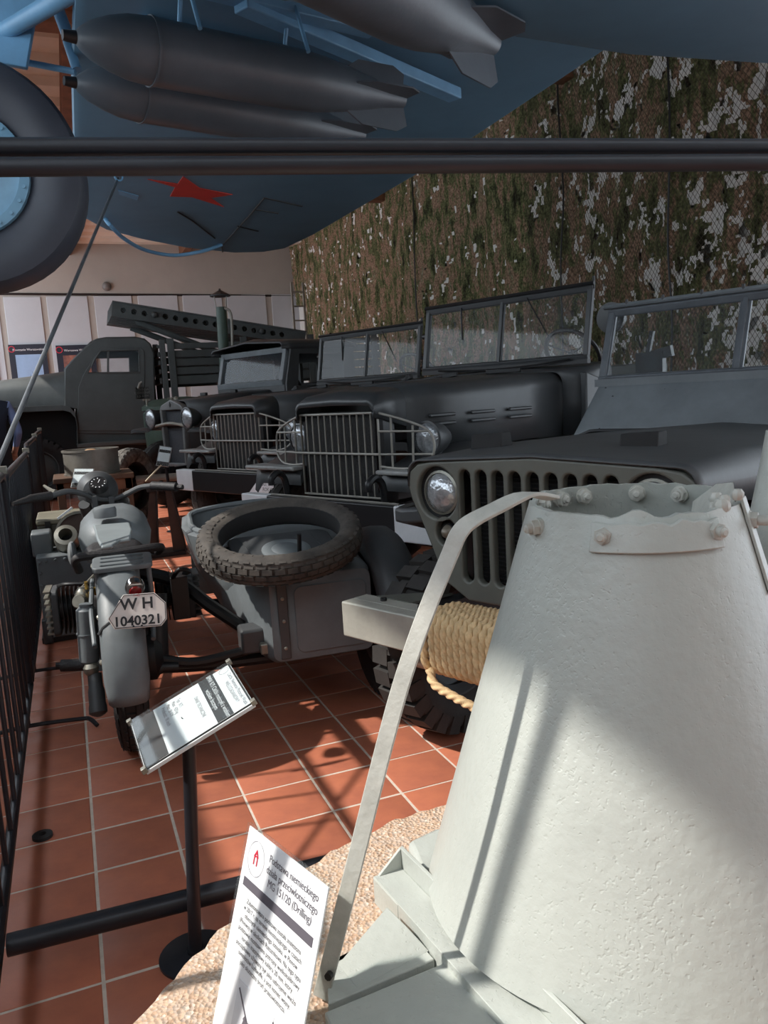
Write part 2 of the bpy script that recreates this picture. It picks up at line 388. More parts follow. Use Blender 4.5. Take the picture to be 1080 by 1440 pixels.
# ---- right wall, ceiling, and unseen walls added to shape the daylight
XW = 6.05
b = M(); b.box((XW+.06, 4.3, 0), (XW+.4, YB+.3, 6.0)); struct('wall_right', b, mat('white_wall_behind_net', (222, 220, 214), .8, var=.04))
corr = mat('cream_corrugated_sheet', (216, 208, 194), .6, var=.05, scale=2)
b = M(); prof = []
yy = -1.6
while yy < YB+.3: prof += [(yy, 5.30), (yy+.28, 5.30), (yy+.34, 5.21), (yy+.62, 5.21)]; yy += .68
b.loft([[(-2.2, y, z) for y, z in prof], [(XW+.4, y, z) for y, z in prof]], False, False)
b2 = M(); b2.loft([[(-2.2, y, z+.05) for y, z in prof], [(XW+.4, y, z+.05) for y, z in prof]], False, False)
b.add(b2.v, b2.f); ceil = struct('ceiling', b, corr, ang=20)
for x in (.47, 3.2): b = M(); b.box((x-.09, -1.6, 4.98), (x+.09, YB, 5.22)); part('roof_beam', b, wood, ceil, bev=.01)
for y in (8.55, 14.5): b = M(); b.box((-2.2, y-.12, 4.86), (XW, y+.12, 5.0)); part('cross_beam', b, wood, ceil, bev=.01)
b = M(); b.box((-1.75, -5, 0), (-1.5, 15.5, 1.98)); wl = struct('blocker_wall_left', b, wallp)  # unseen sill wall, added so its shadow covers the tiles by the fence
b = M(); b.box((-1.75, -5, 3.46), (-1.5, 15.5, 5.2)); part('blocker_lintel_left', b, wallp, wl)  # unseen lintel, added to cut the sun off above the gap
b = M(); b.box((-1.75, -2.8, 0), (4.2, -2.55, 5.2)); struct('blocker_wall_front', b, wallp)  # unseen wall added behind the camera to dim sky light on the pedestal
b = M(); b.box((XW+.06, -2.8, 3.0), (XW+.4, 4.3, 6.0)); struct('blocker_wall_right_upper', b, wallp)  # unseen wall added to keep side light off the aircraft and bombs
# ---- camouflage net on the right wall
def net_x(y, z):
    return XW-.05-.05*math.sin(y*2.1+.6*math.sin(z*1.3)) - .05*noise.noise((y*1.3, z*.5, 3.1)) - .035*noise.noise((y*4, z*1.2, 7.7))
netm = bpy.data.materials.new('camouflage_scrim'); netm.use_nodes = True
nt = netm.node_tree; n = nt.nodes; L = nt.links; bs = n['Principled BSDF']; bs.inputs['Roughness'].default_value = .95; bs.inputs['Specular IOR Level'].default_value = .1
tc = n.new('ShaderNodeTexCoord')
mp = n.new('ShaderNodeMapping'); mp.inputs['Scale'].default_value = (1, 1.25, .5); L.new(tc.outputs['Object'], mp.inputs['Vector'])
n1 = n.new('ShaderNodeTexNoise'); n1.inputs['Scale'].default_value = 3.6; n1.inputs['Detail'].default_value = 7; n1.inputs['Roughness'].default_value = .72; L.new(mp.outputs[0], n1.inputs['Vector'])
r1 = n.new('ShaderNodeValToRGB'); L.new(n1.outputs['Fac'], r1.inputs['Fac'])
e = r1.color_ramp.elements; e[0].position = .30; e[0].color = (*lin((44, 42, 34)), 1); e[1].position = .72; e[1].color = (*lin((214, 208, 194)), 1)
for ps, c in ((.37, (60, 60, 46)), (.44, (98, 106, 74)), (.49, (118, 122, 88)), (.525, (152, 126, 108)), (.575, (166, 138, 120)), (.625, (126, 126, 96))):
    q = e.new(ps); q.color = (*lin(c), 1)
n2 = n.new('ShaderNodeTexNoise'); n2.inputs['Scale'].default_value = 34; n2.inputs['Detail'].default_value = 4; L.new(tc.outputs['Object'], n2.inputs['Vector'])
mx = n.new('ShaderNodeMix'); mx.data_type = 'RGBA'; mx.blend_type = 'MULTIPLY'; mx.inputs[0].default_value = .85
r2 = n.new('ShaderNodeValToRGB'); r2.color_ramp.elements[0].position = .36; r2.color_ramp.elements[0].color = (.35, .34, .3, 1); r2.color_ramp.elements[1].position = .62; r2.color_ramp.elements[1].color = (1.25, 1.2, 1.15, 1)
L.new(n2.outputs['Fac'], r2.inputs['Fac']); L.new(r1.outputs[0], mx.inputs[6]); L.new(r2.outputs[0], mx.inputs[7]); L.new(mx.outputs[2], bs.inputs['Base Color'])
bp = n.new('ShaderNodeBump'); bp.inputs['Strength'].default_value = .8; bp.inputs['Distance'].default_value = .03; L.new(n2.outputs['Fac'], bp.inputs['Height']); L.new(bp.outputs[0], bs.inputs['Normal'])
net = thing('camouflage_net', 'brown and olive camouflage net hung over the whole right hand wall', 'camouflage net', (XW, 12, 0))
b = M(); st = .024
ys = []; y = 4.3
while y < YB-.02: ys.append(y); y += st*(1 if y < 9 else 2.2)
zs = [.02+i*.026 for i in range(201)]
vid = {}; vs = []; fs = []; wf = []
for i, y in enumerate(ys):
    for j, z in enumerate(zs):
        dx = .028*noise.noise((y*11, z*11, 1.7)); vid[i, j] = len(vs)
        vs.append((net_x(y, z)-XW+dx, y-12+.012*noise.noise((y*30, z*30, 9)), z+.016*noise.noise((y*30, z*30, 4))))
for i in range(len(ys)-1):
    for j in range(len(zs)-1):
        y = ys[i]; z = zs[j]
        # edge near the corner is ragged and pulled away at the bottom
        if y > 20.2 and z < 3.7-(21-y)*.1: continue
        k = .8*noise.fractal((y*4.4, z*3.2, .3), 1., 2.1, 4)
        k2 = noise.noise((y*.55, z*.5, 5.5))
        near = max(0., min(1., (10.2-y)/4.5))
        th = .62-.52*near-.3*k2*(.3+near)-.12*max(0, min(1, (2.9-z)/1.5))*near
        k += .7*noise.fractal((y*14, z*11, 2.2), 1., 2.2, 2)
        if k > th:
            if noise.noise((y*6, z*6, 8.8)) > .3: continue
            wf.append((vid[i, j], vid[i+1, j], vid[i+1, j+1], vid[i, j+1])); continue
        fs.append((vid[i, j], vid[i+1, j], vid[i+1, j+1], vid[i, j+1]))
b.add(vs, fs); o = part('scrim', b, netm, net, ang=180)
b = M(); b.add(vs, wf); o = part('white_scrim', b, mat('white_net_fabric', (236, 236, 232), .9, var=.08, scale=20, bump=.4, bscale=40), net, ang=180); o['kind'] = 'stuff'
cord = mat('net_cord', (84, 76, 60), .9, var=.2)
b = M(); z0, z1 = 1.0, 5.1
for sg in (1, -1):
    c0 = 3.0
    while c0 < 15.5:
        pts = []
        for k in range(42):
            z = z0+(z1-z0)*k/41; y = c0+sg*(z-z0)*.75
            if 3.4 < y < 9.5: pts.append(Vector((net_x(y, z)-.03-XW, y-12, z)))
        if len(pts) > 3:
            vs = []; wd = .0033
            for p in pts: vs += [p+Vector((0, -wd, 0)), p+Vector((0, wd, 0))]
            b.add(vs, [(2*k, 2*k+1, 2*k+3, 2*k+2) for k in range(len(pts)-1)])
        c0 += .055 if sg > 0 else .055
    if sg > 0: continue
o = part('cord_mesh', b, cord, net, ang=180); o['kind'] = 'stuff'
for u, v0, v1 in ((583, 560, 250), (780, 560, 225), (935, 560, 70)):      # seams between the net panels
    y = at_x(u, 420, XW-.2).y; b = M()
    b.tube([(net_x(y, z)-.05-XW, y-12+.02*math.sin(z*3), z) for z in [i*.2 for i in range(26)]], .012, 6); part('seam_cord', b, black, net)
# ================================================================== PEDESTAL ON ITS CONCRETE BLOCK
conc = bpy.data.materials.new('aggregate_concrete'); conc.use_nodes = True
nt = conc.node_tree; n = nt.nodes; L = nt.links; bs = n['Principled BSDF']; bs.inputs['Roughness'].default_value = .95
tc = n.new('ShaderNodeTexCoord'); vo = n.new('ShaderNodeTexVoronoi'); vo.inputs['Scale'].default_value = 150; L.new(tc.outputs['Object'], vo.inputs['Vector'])
rp = n.new('ShaderNodeValToRGB'); e = rp.color_ramp.elements; e[0].position = 0; e[0].color = (*lin((150, 118, 96)), 1); e[1].position = 1; e[1].color = (*lin((226, 208, 190)), 1)
q = e.new(.35); q.color = (*lin((198, 168, 142)), 1); q = e.new(.7); q.color = (*lin((182, 162, 146)), 1)
L.new(vo.outputs['Color'], rp.inputs['Fac']); L.new(rp.outputs[0], bs.inputs['Base Color'])
bp = n.new('ShaderNodeBump'); bp.inputs['Strength'].default_value = .7; bp.inputs['Distance'].default_value = .006; L.new(vo.outputs['Distance'], bp.inputs['Height']); L.new(bp.outputs[0], bs.inputs['Normal'])
ZC = .40
edge = [(-.04, 1.06), (-.015, 1.134), (.067, 1.216), (.141, 1.279), (.242, 1.337), (.342, 1.402), (.459, 1.44), (.569, 1.475), (.694, 1.485), (.86, 1.47), (1.02, 1.40), (1.16, 1.22), (1.22, .98), (1.17, .74), (1.0, .56), (.78, .46), (.5, .45), (.25, .52), (.05, .66), (-.04, .85)]
cx, cy = .60, .98
def edge_r(a):
    best = 0
    for i in range(len(edge)):
        x1, y1 = edge[i][0]-cx, edge[i][1]-cy; x2, y2 = edge[(i+1) % len(edge)][0]-cx, edge[(i+1) % len(edge)][1]-cy
        dx, dy = math.cos(a), math.sin(a); det = dx*(y2-y1)-dy*(x2-x1)
        if abs(det) < 1e-9: continue
        t = (x1*(y2-y1)-y1*(x2-x1))/det; s_ = (x1*dy-y1*dx)/det
        if t > 0 and -1e-6 <= s_ <= 1+1e-6: best = max(best, t)
    return best
NA = 160; rings = []
for k, (sc, z) in enumerate(((1.02, 0), (1.03, .12), (1.02, .25), (1.012, .34), (1.0, .385), (.985, .40), (.9, .40), (.75, .402), (.5, .40), (.2, .40))):
    r_ = []
    for i in range(NA):
        a = 2*PI*i/NA; r = edge_r(a)*sc; x = cx+r*math.cos(a); y = cy+r*math.sin(a)
        nn = .013*noise.fractal((x*14, y*14, z*14), 1., 2., 4)+.012*noise.noise((x*5, y*5, z*5))
        if 0 < k <= 5: x += nn*math.cos(a); y += nn*math.sin(a)
        if k >= 4: z_ = z+.006*noise.fractal((x*25, y*25, 2.), 1., 2., 3)*(1 if k > 4 else .5)
        else: z_ = z
        r_.append((x, y, z_))
    rings.append(r_)
b = M(); b.loft(rings); o = part('concrete_block', b, conc, None, ang=60); tag(o, 'rough broken concrete block with pinkish aggregate under the pale grey pedestal', 'concrete block')
PX, PY, ZT, ZB = .8157, 1.0087, 1.117, .465
def pr_(z): return .343+(.5-z)*.298
fa = math.atan2(-PY, -PX)
ped = thing('gun_pedestal', 'pale grey conical steel gun pedestal bolted on the concrete block', 'pedestal', (PX, PY, ZC-.004))
ZO = ZC-.004
def PT(phi, r, z): a = fa+rad(phi); return Vector((r*math.cos(a), r*math.sin(a), z-ZO))
prof = [(pr_(ZB), ZB), (pr_(.6), .6), (pr_(.8), .8), (pr_(1.0), 1.0), (pr_(1.07), 1.07), (pr_(ZT)+.001, ZT), (pr_(ZT)-.009, ZT), (pr_(1.0)-.012, 1.0), (pr_(.7)-.012, .7), (pr_(ZB)-.012, ZB)]
b = M(); N = 96; rings = []
for k, (r, z) in enumerate(prof):
    rr = []
    for i in range(N):
        phi = 360*i/N; zz = z
        if k in (5, 6):    # torn front rim
            d = ((phi+180) % 360)-180
            zz = z-.006+.004*noise.noise((phi*.12, 3, 1))
            if -12 < d < 20: zz += .014*max(0, 1-abs(d-2)/11.)-.004
            if abs(d) > 100: zz += .006
        rr.append(PT(phi, r, zz))
    rings.append(rr)
b.loft(rings, True, False, True); part('cone_shell', b, pedm, ped, ang=50)
b = M(); n_ = 22; hi = []; 
def strip(b, p0, p1, z0, z1, t, topn=0.):
    out = []
    for i in range(n_+1):
        ph = p0+(p1-p0)*i/n_; zt = z1+(topn*(noise.noise((ph*.15, 1, 1))))
        out.append([PT(ph, pr_(z0)+.001, z0), PT(ph, pr_(z0)+t, z0), PT(ph, pr_(zt)+t, zt), PT(ph, pr_(zt)+.001, zt)])
    return b.loft(out)
strip(b, -19, 42, 1.062, 1.102, .008, .010); part('patch_plate', b, pedm, ped, bev=.002)
b = M(); strip(b, 68, 76, .98, 1.12, .006); part('weld_strip', b, pedm, ped, bev=.002)
def bolt(phi, z, inside=False, ln=.03):
    s_ = -1 if inside else 1
    p = PT(phi, pr_(z)+(.0 if not inside else -.012), z); d = PT(phi, 1, ZO).normalized()*s_
    b = M(); b.cyl(p-d*.004, p+d*.003, .0145, n=18); b.cyl(p+d*.002, p+d*.013, .0125, n=6); b.cyl(p+d*.012, p+d*ln, .0078, n=12); b.cyl(p+d*(ln-.001), p+d*(ln+.003), .0076, .004, n=12)
    part('bolt', b, pedw, ped)
for ph in (-54, -13, 39, 74): bolt(ph, 1.085, False, .021 if ph < 60 else .03)
for th in (84, 48, 103, 128, 20): bolt(th-math.degrees(fa), 1.10, True, .016)
# bent lug of torn plate inside the rim on the right
b = M(); base = [PT(p, pr_(1.1)-.014, 1.09) for p in (60, 78, 96, 120, 140)]
pts = [base[0], base[1]+Vector((0, 0, .03)), base[2]+Vector((0, 0, .045)), base[3]+Vector((0, 0, .035)), base[4]+Vector((0, 0, .0))]
inn = [p*.82+Vector((0, 0, .004*i-.01)) for i, p in enumerate(pts)]
low = [Vector((p.x*.9, p.y*.9, 1.06-ZO)) for p in pts]
b.loft([pts, inn, low], True, True); part('torn_lug', b, pedw, ped, bev=.003)
b = M(); q = PT(58, pr_(1.1)-.02, 1.115)
for i in range(7):
    b.sphere(q+Vector((random.uniform(-.016, .016), random.uniform(-.016, .016), random.uniform(-.01, .016))), random.uniform(.008, .014), 8)
part('weld_lump', b, pedw, ped)
# bent flat strap from the rim down to the block
def W2P(v): return Vector(v)-Vector((PX, PY, ZO))
sp = [(.655, .985, 1.132), (.604, .977, 1.143), (.55, .98, 1.127), (.514, .985, 1.112), (.497, .988, 1.096), (.484, .99, 1.07), (.444, .993, .991), (.405, .997, .9), (.371, 1.001, .802), (.321, 1.015, .632), (.262, 1.045, .41)]
sp = smooth_path(sp, 4); b = M(); rings = []
for i, p in enumerate(sp):
    d = (sp[min(i+1, len(sp)-1)]-sp[max(i-1, 0)]).normalized(); s_ = Vector((.75, -.66, 0)); s_ = (s_-d*s_.dot(d)).normalized(); u_ = d.cross(s_)
    w_ = .0125; t_ = .003
    rings.append([W2P(p)+s_*a*w_+u_*c*t_ for a, c in ((-1, -1), (1, -1), (1, 1), (-1, 1))])
b.loft(rings); part('bent_strap', b, pedw, ped, bev=.0012)
b = M(); p = W2P((.275, 1.03, .455)); b.cyl(p, p+Vector((-.6, -.6, .1)).normalized()*.008, .006, n=8); part('strap_rivet', b, black, ped)
# base frame: angle bars and gusset boxes on the block
A0, A1 = Vector((.475, 1.235, .0)), Vector((.52, .80, .0))
d = (A1-A0).normalized(); sx = Vector((-d.y, d.x, 0)) ; sx = sx if sx.x < 0 else -sx
b = M()
def wp(v, z): return W2P((v.x, v.y, z))
b.prism([wp(A0, .445), wp(A0+sx*.055, .445), wp(A0+sx*.055, .452), wp(A0, .452)], d*.62)
b.prism([wp(A0, .445), wp(A0-sx*.007, .445), wp(A0-sx*.007, .49), wp(A0, .49)], d*.62)
b.prism([wp(A0+sx*.049, .395), wp(A0+sx*.055, .395), wp(A0+sx*.055, .447), wp(A0+sx*.049, .447)], d*.5); part('angle_bar', b, pedm, ped, bev=.001)
b = M(); e0 = A0-d*.0
b.prism([wp(e0, .445), wp(e0+sx*.055, .445), wp(e0, .49)], d*.006); b.prism([wp(e0+sx*.05, .40), wp(e0+sx*.056, .40), wp(e0+sx*.056, .45), wp(e0+sx*.05, .45)], d*.09)
part('end_gusset', b, pedm, ped, bev=.001)
b = M(); b.prism([W2P((.285, 1.085, .395)), W2P((.43, 1.10, .395)), W2P((.44, 1.02, .395)), W2P((.262, 1.005, .395))], (0, 0, .035)); b.prism([W2P((.285, 1.086, .43)), W2P((.43, 1.115, .43)), W2P((.43, 1.106, .43)), W2P((.285, 1.078, .43))], (0, 0, .0))
part('foot_plate', b, pedm, ped, bev=.003)
b = M(); b.prism([W2P((.25, .985, .395)), W2P((.46, 1.0, .395)), W2P((.47, .8, .395)), W2P((.25, .78, .395))], (0, 0, .042)); part('foot_plate', b, pedm, ped, bev=.003)
b = M(); b.prism([W2P((.43, 1.10, .43)), W2P((.30, 1.075, .43)), W2P((.41, 1.14, .452))], Vector((.01, -.06, .0))); part('gusset', b, pedm, ped, bev=.001)
b = M(); b.prism([W2P((.50, 1.20, .40)), W2P((.52, 1.31, .40)), W2P((.60, 1.33, .40)), W2P((.64, 1.22, .40))], (0, 0, .05)); part('gusset', b, pedm, ped, bev=.012)
b = M(); b.ring([(.345, .40-ZO), (.25, .40-ZO), (.25, .445-ZO), (.335, .445-ZO)], n=64); b.ring([(.30, .44-ZO), (.27, .44-ZO), (.27, ZB+.01-ZO), (.30, ZB+.01-ZO)], n=64); part('base_ring', b, pedm, ped, bev=.003)
for a in (200, 250, 300, 350, 40, 90):
    b = M(); a_ = rad(a); q0 = Vector((math.cos(a_), math.sin(a_), 0)); b.bar(q0*.26+Vector((0, 0, .03)), q0*.345+Vector((0, 0, .03)), .012, .05); part('rib', b, pedm, ped)
# second pale grey fitting at the right edge
b = M(); b.lathe([(.05, 0), (.05, .012), (.034, .02), (.034, .42), (.085, .55), (.080, .60), (.055, .74), (.046, .80), (.03, .80)], (0, 0, 0), (0, 0, 1), 32)
o = part('conical_fitting', b, pedm); o.location = (1.19, 1.035, ZC-.006); tag(o, 'narrow pale grey cone on a post behind the big pedestal', 'pedestal')
# ---- information sheet leaning on the block (in its clear sleeve)
SO = Vector((.185, 1.08, .69)); sx_ = Vector((.25, -.968, .05)).normalized(); sy_ = Vector((.3, .125, .945)); FM = frame(SO, sx_, sy_)
sh = thing('pedestal_sign', 'white printed sheet in a clear sleeve about the pedestal, leaning on the concrete', 'sign', (0, 0, 0))
sw, shh = .215, .302
def on(x, y, z=.0008): return FM @ Matrix.Translation((x, -y, z))
b = M(); b.T = FM; b.box((0, -shh, -.002), (sw, 0, 0)); part('sheet', b, paper, sh)
b = M(); b.T = FM; b.box((-.004, -shh, -.0045), (sw+.004, .004, -.0022)); b.box((-.004, -shh, .0), (-.001, .004, .0022)); b.box((sw+.001, -shh, 0), (sw+.004, .004, .0022)); part('sleeve', b, clear, sh)
b = M(); b.T = FM; b.box((.012, -.078, .0002), (sw-.012, -.066, .0008)); part('header_bar', b, inkd, sh)
text_obj('title', 'Podstawa niemieckiego\ndziała przeciwlotniczego\nMG 151/20 (Drilling)', .0145, inkd, on(.135, .024), sh, 'CENTER', sx=.95, sp=1.05)
text_obj('paragraph', 'Zabetonowana podstawa została znaleziona\nw 2017 r. na terenie nieistniejącego w czasach\nobecnych niemieckiego lotniska, w Pinnow\n(Pniewo) w okolicach Rzesznikowa. Na tego typu\npodstawie montowano potrójny wielkokalibrowy\nkarabin maszynowy kalibru 20 mm, który\npoczątkowo używany był jako uzbrojenie wieżo\nsamolotów Luftwaffe, a pod koniec wojny,\njako skuteczna broń przeciwlotnicza.', .0092, ink, on(sw/2, .096), sh, 'CENTER', sx=.93, sp=1.05)
b = M(); b.T = on(.035, .034); b.ring([(.023, 0), (.0238, 0), (.0238, .0002), (.023, .0002)], n=40); part('emblem_ring', b, mat('print_light_grey', (176, 176, 182), .6), sh)
text_obj('emblem', 'n', .03, redink, on(.027, .043), sh); b = M(); b.T = on(.035, .034); b.prism([(-.007, .002, 0), (0, .013, 0), (.007, .002, 0), (.004, .004, 0), (0, .007, 0), (-.004, .004, 0)], (0, 0, .0003)); part('emblem_roof', b, redink, sh)
b = M(); b.T = FM; b.box((.05, -.262, .0002), (.15, -.19, .0006)); ph_ = part('photograph', b, mat('print_pale', (214, 216, 220), .6, var=.04, scale=40), sh)
b = M(); b.T = on(.1, .23); b.bar((-.045, .03, 0), (.012, -.018, 0), .003, .0006); b.bar((-.02, .004, 0), (.03, -.03, 0), .008, .0006); b.prism([(-.03, -.03, 0), (-.02, 0, 0), (0, .004, 0), (.012, -.03, 0)], (0, 0, .0005)); b.bar((.05, .035, 0), (.05, -.03, 0), .002, .0006); part('gun_drawing', b, inkd, ph_)
b = M(); b.T = FM; b.box((.012, -.285, .0002), (sw-.012, -.276, .0008)); part('footer_bar', b, inkd, sh)
# ---- leaning information stand with a tilted panel
def info_stand(label, base, top, c, xa, ya, w_, h_, kind):
    t = thing('information_stand', label, 'sign stand', base, 0, 'information stands among the exhibits')
    B0 = Vector(base); T0 = Vector(top)-B0
    b = M(); b.lathe([(.085, 0), (.085, .006), (.02, .012), (.02, .02)], n=32); part('base_plate', b, fencem, t)
    b = M(); b.tube([(0, 0, .01), T0], .0155, 14); part('pole', b, fencem, t)
    F_ = frame(Vector(c)-B0, xa, ya)
    b = M(); b.T = F_; b.box((-w_/2, -h_/2, -.02), (w_/2, h_/2, -.011)); bd = part('panel', b, white, t, bev=.001)
    b = M(); b.T = F_; b.box((-w_/2+.004, -h_/2+.002, -.011), (w_/2-.004, h_/2-.002, -.009)); part('backing', b, black, bd)
    b = M(); b.T = F_; b.box((-w_/2+.006, -h_/2+.035, -.0085), (w_/2-.006, h_/2-.006, -.0075)); pg = part('printed_page', b, paper, t)
    b = M(); b.T = F_; b.box((-w_/2, -h_/2, -.004), (w_/2, h_/2, -.002)); part('cover_glass', b, clear, t)
    def o_(x, y, z=-.0072): return F_ @ Matrix.Translation((x*w_, y*h_, z))
    b = M(); b.T = F_; b.box((-w_*.47, h_*.17, -.0075), (w_*.47, h_*.32, -.0071)); part('header_bar', b, ink, pg)
    b = M(); b.T = F_; b.box((-w_*.47, -h_*.37, -.0075), (w_*.47, -h_*.28, -.0071)); part('footer_bar', b, ink, pg)
    if kind:
        text_obj('title', 'BMW R75 Ciężki motocykl z wózkiem\nwózkiem bocznym', w_*.075, paper, o_(0, .255, -.0069), pg, 'CENTER', sx=.8)
        text_obj('heading', 'Ciężki Niemiecki Motocykl Wojsk.\nWIELOZADANIOWY', w_*.066, inkd, o_(.08, .43), pg, 'CENTER', sx=.8)
        text_obj('table', 'Typ:  R75\nMasa:  420 kg\nMoc:  26 KM\nPrędkość:  95 km/h', w_*.062, inkd, o_(-.4, -.06), pg, sx=.8)
        text_obj('subheading', 'DANE TECHNICZNE', w_*.062, inkd, o_(0, .08), pg, 'CENTER', sx=.8)
        b = M(); b.T = o_(-.4, .42); b.ring([(.012, 0), (.0128, 0), (.0128, .0003), (.012, .0003)], n=24); part('emblem', b, inkd, pg)
        for sx2, sy2 in ((-1, 1), (1, 1), (-1, -1), (1, -1)):
            b = M(); b.T = F_; b.box((sx2*w_/2-.006, sy2*h_/2-.006, -.012), (sx2*w_/2+.006, sy2*h_/2+.006, .001)); part('corner_clip', b, steel, bd, bev=.001)
    return t
pc = Vector((.188, 1.765, .615))
info_stand('information stand in front of the motorcycle, panel of technical data on a leaning pole', (.151, 1.786, 0), (.186, 1.768, .60), pc, (.05, -.985, -.13), (.92, .0, .39), .215, .262, 1)
# ---- crowd barrier fence and its feet
fx = -.272
def barrier(y0, y1, ztop, label, near):
    t = thing('crowd_barrier', label, 'barrier', (fx, (y0+y1)/2, 0), 0, 'black steel barriers along the exhibits')
    h = (y1-y0)/2; r = .017
    b = M(); zl = .11
    loop = [(0, -h, zl), (0, -h, ztop-.08), (0, -h+.025, ztop-.02), (0, -h+.09, ztop), (0, h-.09, ztop), (0, h-.025, ztop-.02), (0, h, ztop-.08), (0, h, zl)]
    b.tube(loop, r, 10, True); part('outer_frame', b, fencem, t)
    k = int((y1-y0)/(.19 if near else .13))
    for i in range(1, k):
        y = -h+2*h*i/k; b = M(); b.cyl((0, y, zl), (0, y, ztop), .0075, n=8); part('bar', b, fencem, t)
    for y in (-h+.33, h-.33):
        b = M(); b.tube(smooth_path([(-.28, y, .006), (-.24, y, .03), (-.2, y, .035), (0, y, .05), (.2, y+.01, .035), (.235, y-.0, .03), (.26, y-.03, .008)], 4), .009, 8); b.cyl((0, y, .045), (0, y, .12), .01, n=8); part('foot', b, fencem, t)
    for z in (.35, ztop-.22):
        b = M(); b.tube([(0, h, z), (0, h+.03, z), (0, h+.03, z+.06)], .006, 6); part('hook', b, fencem, t)
    b = M(); b.box((-.022, h-.01, ztop-.0), (.022, h+.02, ztop+.035)); part('end_cap', b, steel, t, bev=.004)
barrier(1.25, 3.72, 1.05, 'black barred barrier beside the information stand, its foot rods on the tiles', True)
barrier(3.80, 6.0, 1.03, 'black barred barrier alongside the motorcycle handlebar', False)
barrier(6.08, 7.9, 1.08, 'black barred barrier level with the metal drum', False)
barrier(7.98, 9.6, 1.10, 'black barred barrier furthest down, towards the launcher truck', False)
b = M(); b.tube([(-.255, 1.9, .085), (.29, 1.875, .085), (.62, 1.855, .085)], .026, 16); 
o = part('floor_tube', b, fencem); tag(o, 'thick black steel tube lying low across the tiles by the concrete', 'tube')
for x in (-.2, .55):
    pass
b = M(); b.ring([(.012, 0), (.03, .0), (.03, .010), (.012, .012)], (-.204, 2.54, 0), (0, 0, 1), 24); o = part('rubber_washer', b, rubberd); tag(o, 'small black rubber ring lying on the tiles by the fence', 'ring')
# ---- overhead hand rails
hr = thing('hand_rail', 'pair of dark horizontal tubes crossing high in front of everything', 'rail', (.45, .95, 0))
H0 = Vector((.45, .95, 0))
for za, (p, q) in ((1.6, ((-.30, 1.0887), (1.30, .789))), (1.575, ((-.30, 1.0767), (1.30, .767)))):
    b = M(); b.tube([Vector((p[0], p[1], za))-H0, Vector((q[0], q[1], za))-H0], .0108, 14); part('rail', b, mat('rail_slate_steel', (46, 51, 58), .4, .2, var=.12), hr)
for p in ((-.30, 1.083), (1.30, .778)):
    b = M(); b.tube([Vector((p[0], p[1], 0))-H0, Vector((p[0], p[1], 1.63))-H0], .018, 12); part('post', b, fencem, hr)
# ================================================================== SUSPENDED AIRCRAFT
ZW = 2.75
W0 = Vector((1.2, 4.2, 0))
pl = thing('military_aircraft', 'sky blue aircraft hung overhead with wing, red star and bombs', 'aircraft', W0)
def A(v): return Vector(v)-W0
ol = [at_z(u, v, ZW) for u, v in ((107, 290), (120, 309), (150, 325), (200, 338), (262, 350), (330, 357), (370, 356), (400, 351), (440, 332), (500, 297), (590, 245), (700, 173), (848, 75))]
ol = [Vector((.20, 2.2, ZW)), Vector((.20, 4.0, ZW))]+ol+[Vector((2.42, 2.2, ZW))]
cxy = Vector((1.3, 5.2, ZW))
b = M(); rings = []
for sc, dz in ((.97, .0), (1.0, .012), (1.006, .04), (.99, .09), (.9, .15), (.6, .19)):
    rings.append([A(cxy+Vector(((p.x-cxy.x)*sc, (p.y-cxy.y)*(sc if p.y > 5 else 1), dz))) for p in ol])
b.loft(rings); part('wing', b, winb, pl, ang=50)
# fuselage along the flight direction; radius from its lower outline
ax_y, ax_z = 2.25, 3.45
def axis_r(u, v):
    d = ray(u, v); o_ = Vector((0, CAMH)); dd = Vector((d.y, d.z)).normalized(); q = Vector((ax_y, ax_z))-o_
    return abs(q.x*dd.y-q.y*dd.x)
rf = axis_r(1080, 86); rf2 = axis_r(880, 76)
b = M(); rings = []
for x, k in ((-.9, .55), (-.7, .85), (-.3, 1), (.6, 1), (2.2, rf2/rf), (3.1, 1.0), (4.2, .85), (5.5, .5)):
    rings.append([A((x, ax_y+rf*k*math.cos(a), ax_z+rf*k*1.0*math.sin(a))) for a in [2*PI*i/40 for i in range(40)]])
b.loft(rings); part('fuselage', b, winb, pl, ang=50)
# red star under the wing
sp_ = [(207.5, 252.5), (250, 259), (257.5, 248.5), (281, 265), (327.5, 274), (296, 278.5), (315, 291.5), (270, 277.5), (239, 276.5), (246.5, 263.5)]
b = M(); b.prism([A(at_z(u, v, ZW-.004)) for u, v in sp_], (0, 0, .006)); part('red_star', b, starm, pl)
# panel gaps, hatch, hooks and the bent pipe under the tip
for pts in (((313, 354), (312, 346), (330, 326), (352, 302), (372, 278)), ((372, 278), (425, 290)), ((358, 294), (391, 300)), ((334, 318), (363, 325)), ((250, 298), (270, 310), (302, 335))):
    b = M(); b.tube([A(at_z(u, v, ZW-.002)) for u, v in pts], .007, 6); part('panel_gap', b, black, pl)
b = M(); b.prism([A(at_z(u, v, ZW-.006)) for u, v in ((166, 268), (195, 276), (193, 282), (168, 274))], (0, 0, .008)); part('hatch', b, winb2, pl, bev=.002)
b = M(); b.tube(smooth_path([A(at_z(148, 308, 2.745)), A(at_z(156, 318, 2.69)), A(at_z(175, 336, 2.66)), A(at_z(205, 352, 2.65)), A(at_z(245, 359, 2.65)), A(at_z(285, 353, 2.68)), A(at_z(312, 344, 2.745))], 5), .016, 10); part('bent_pipe', b, winb2, pl)
b = M(); p = A(at_z(167, 249, 2.73)); b.ring([(.018, -.005), (.028, -.005), (.028, .005), (.018, .005)], p, (0, 1, 0), 14); part('tie_ring', b, winb2, pl)
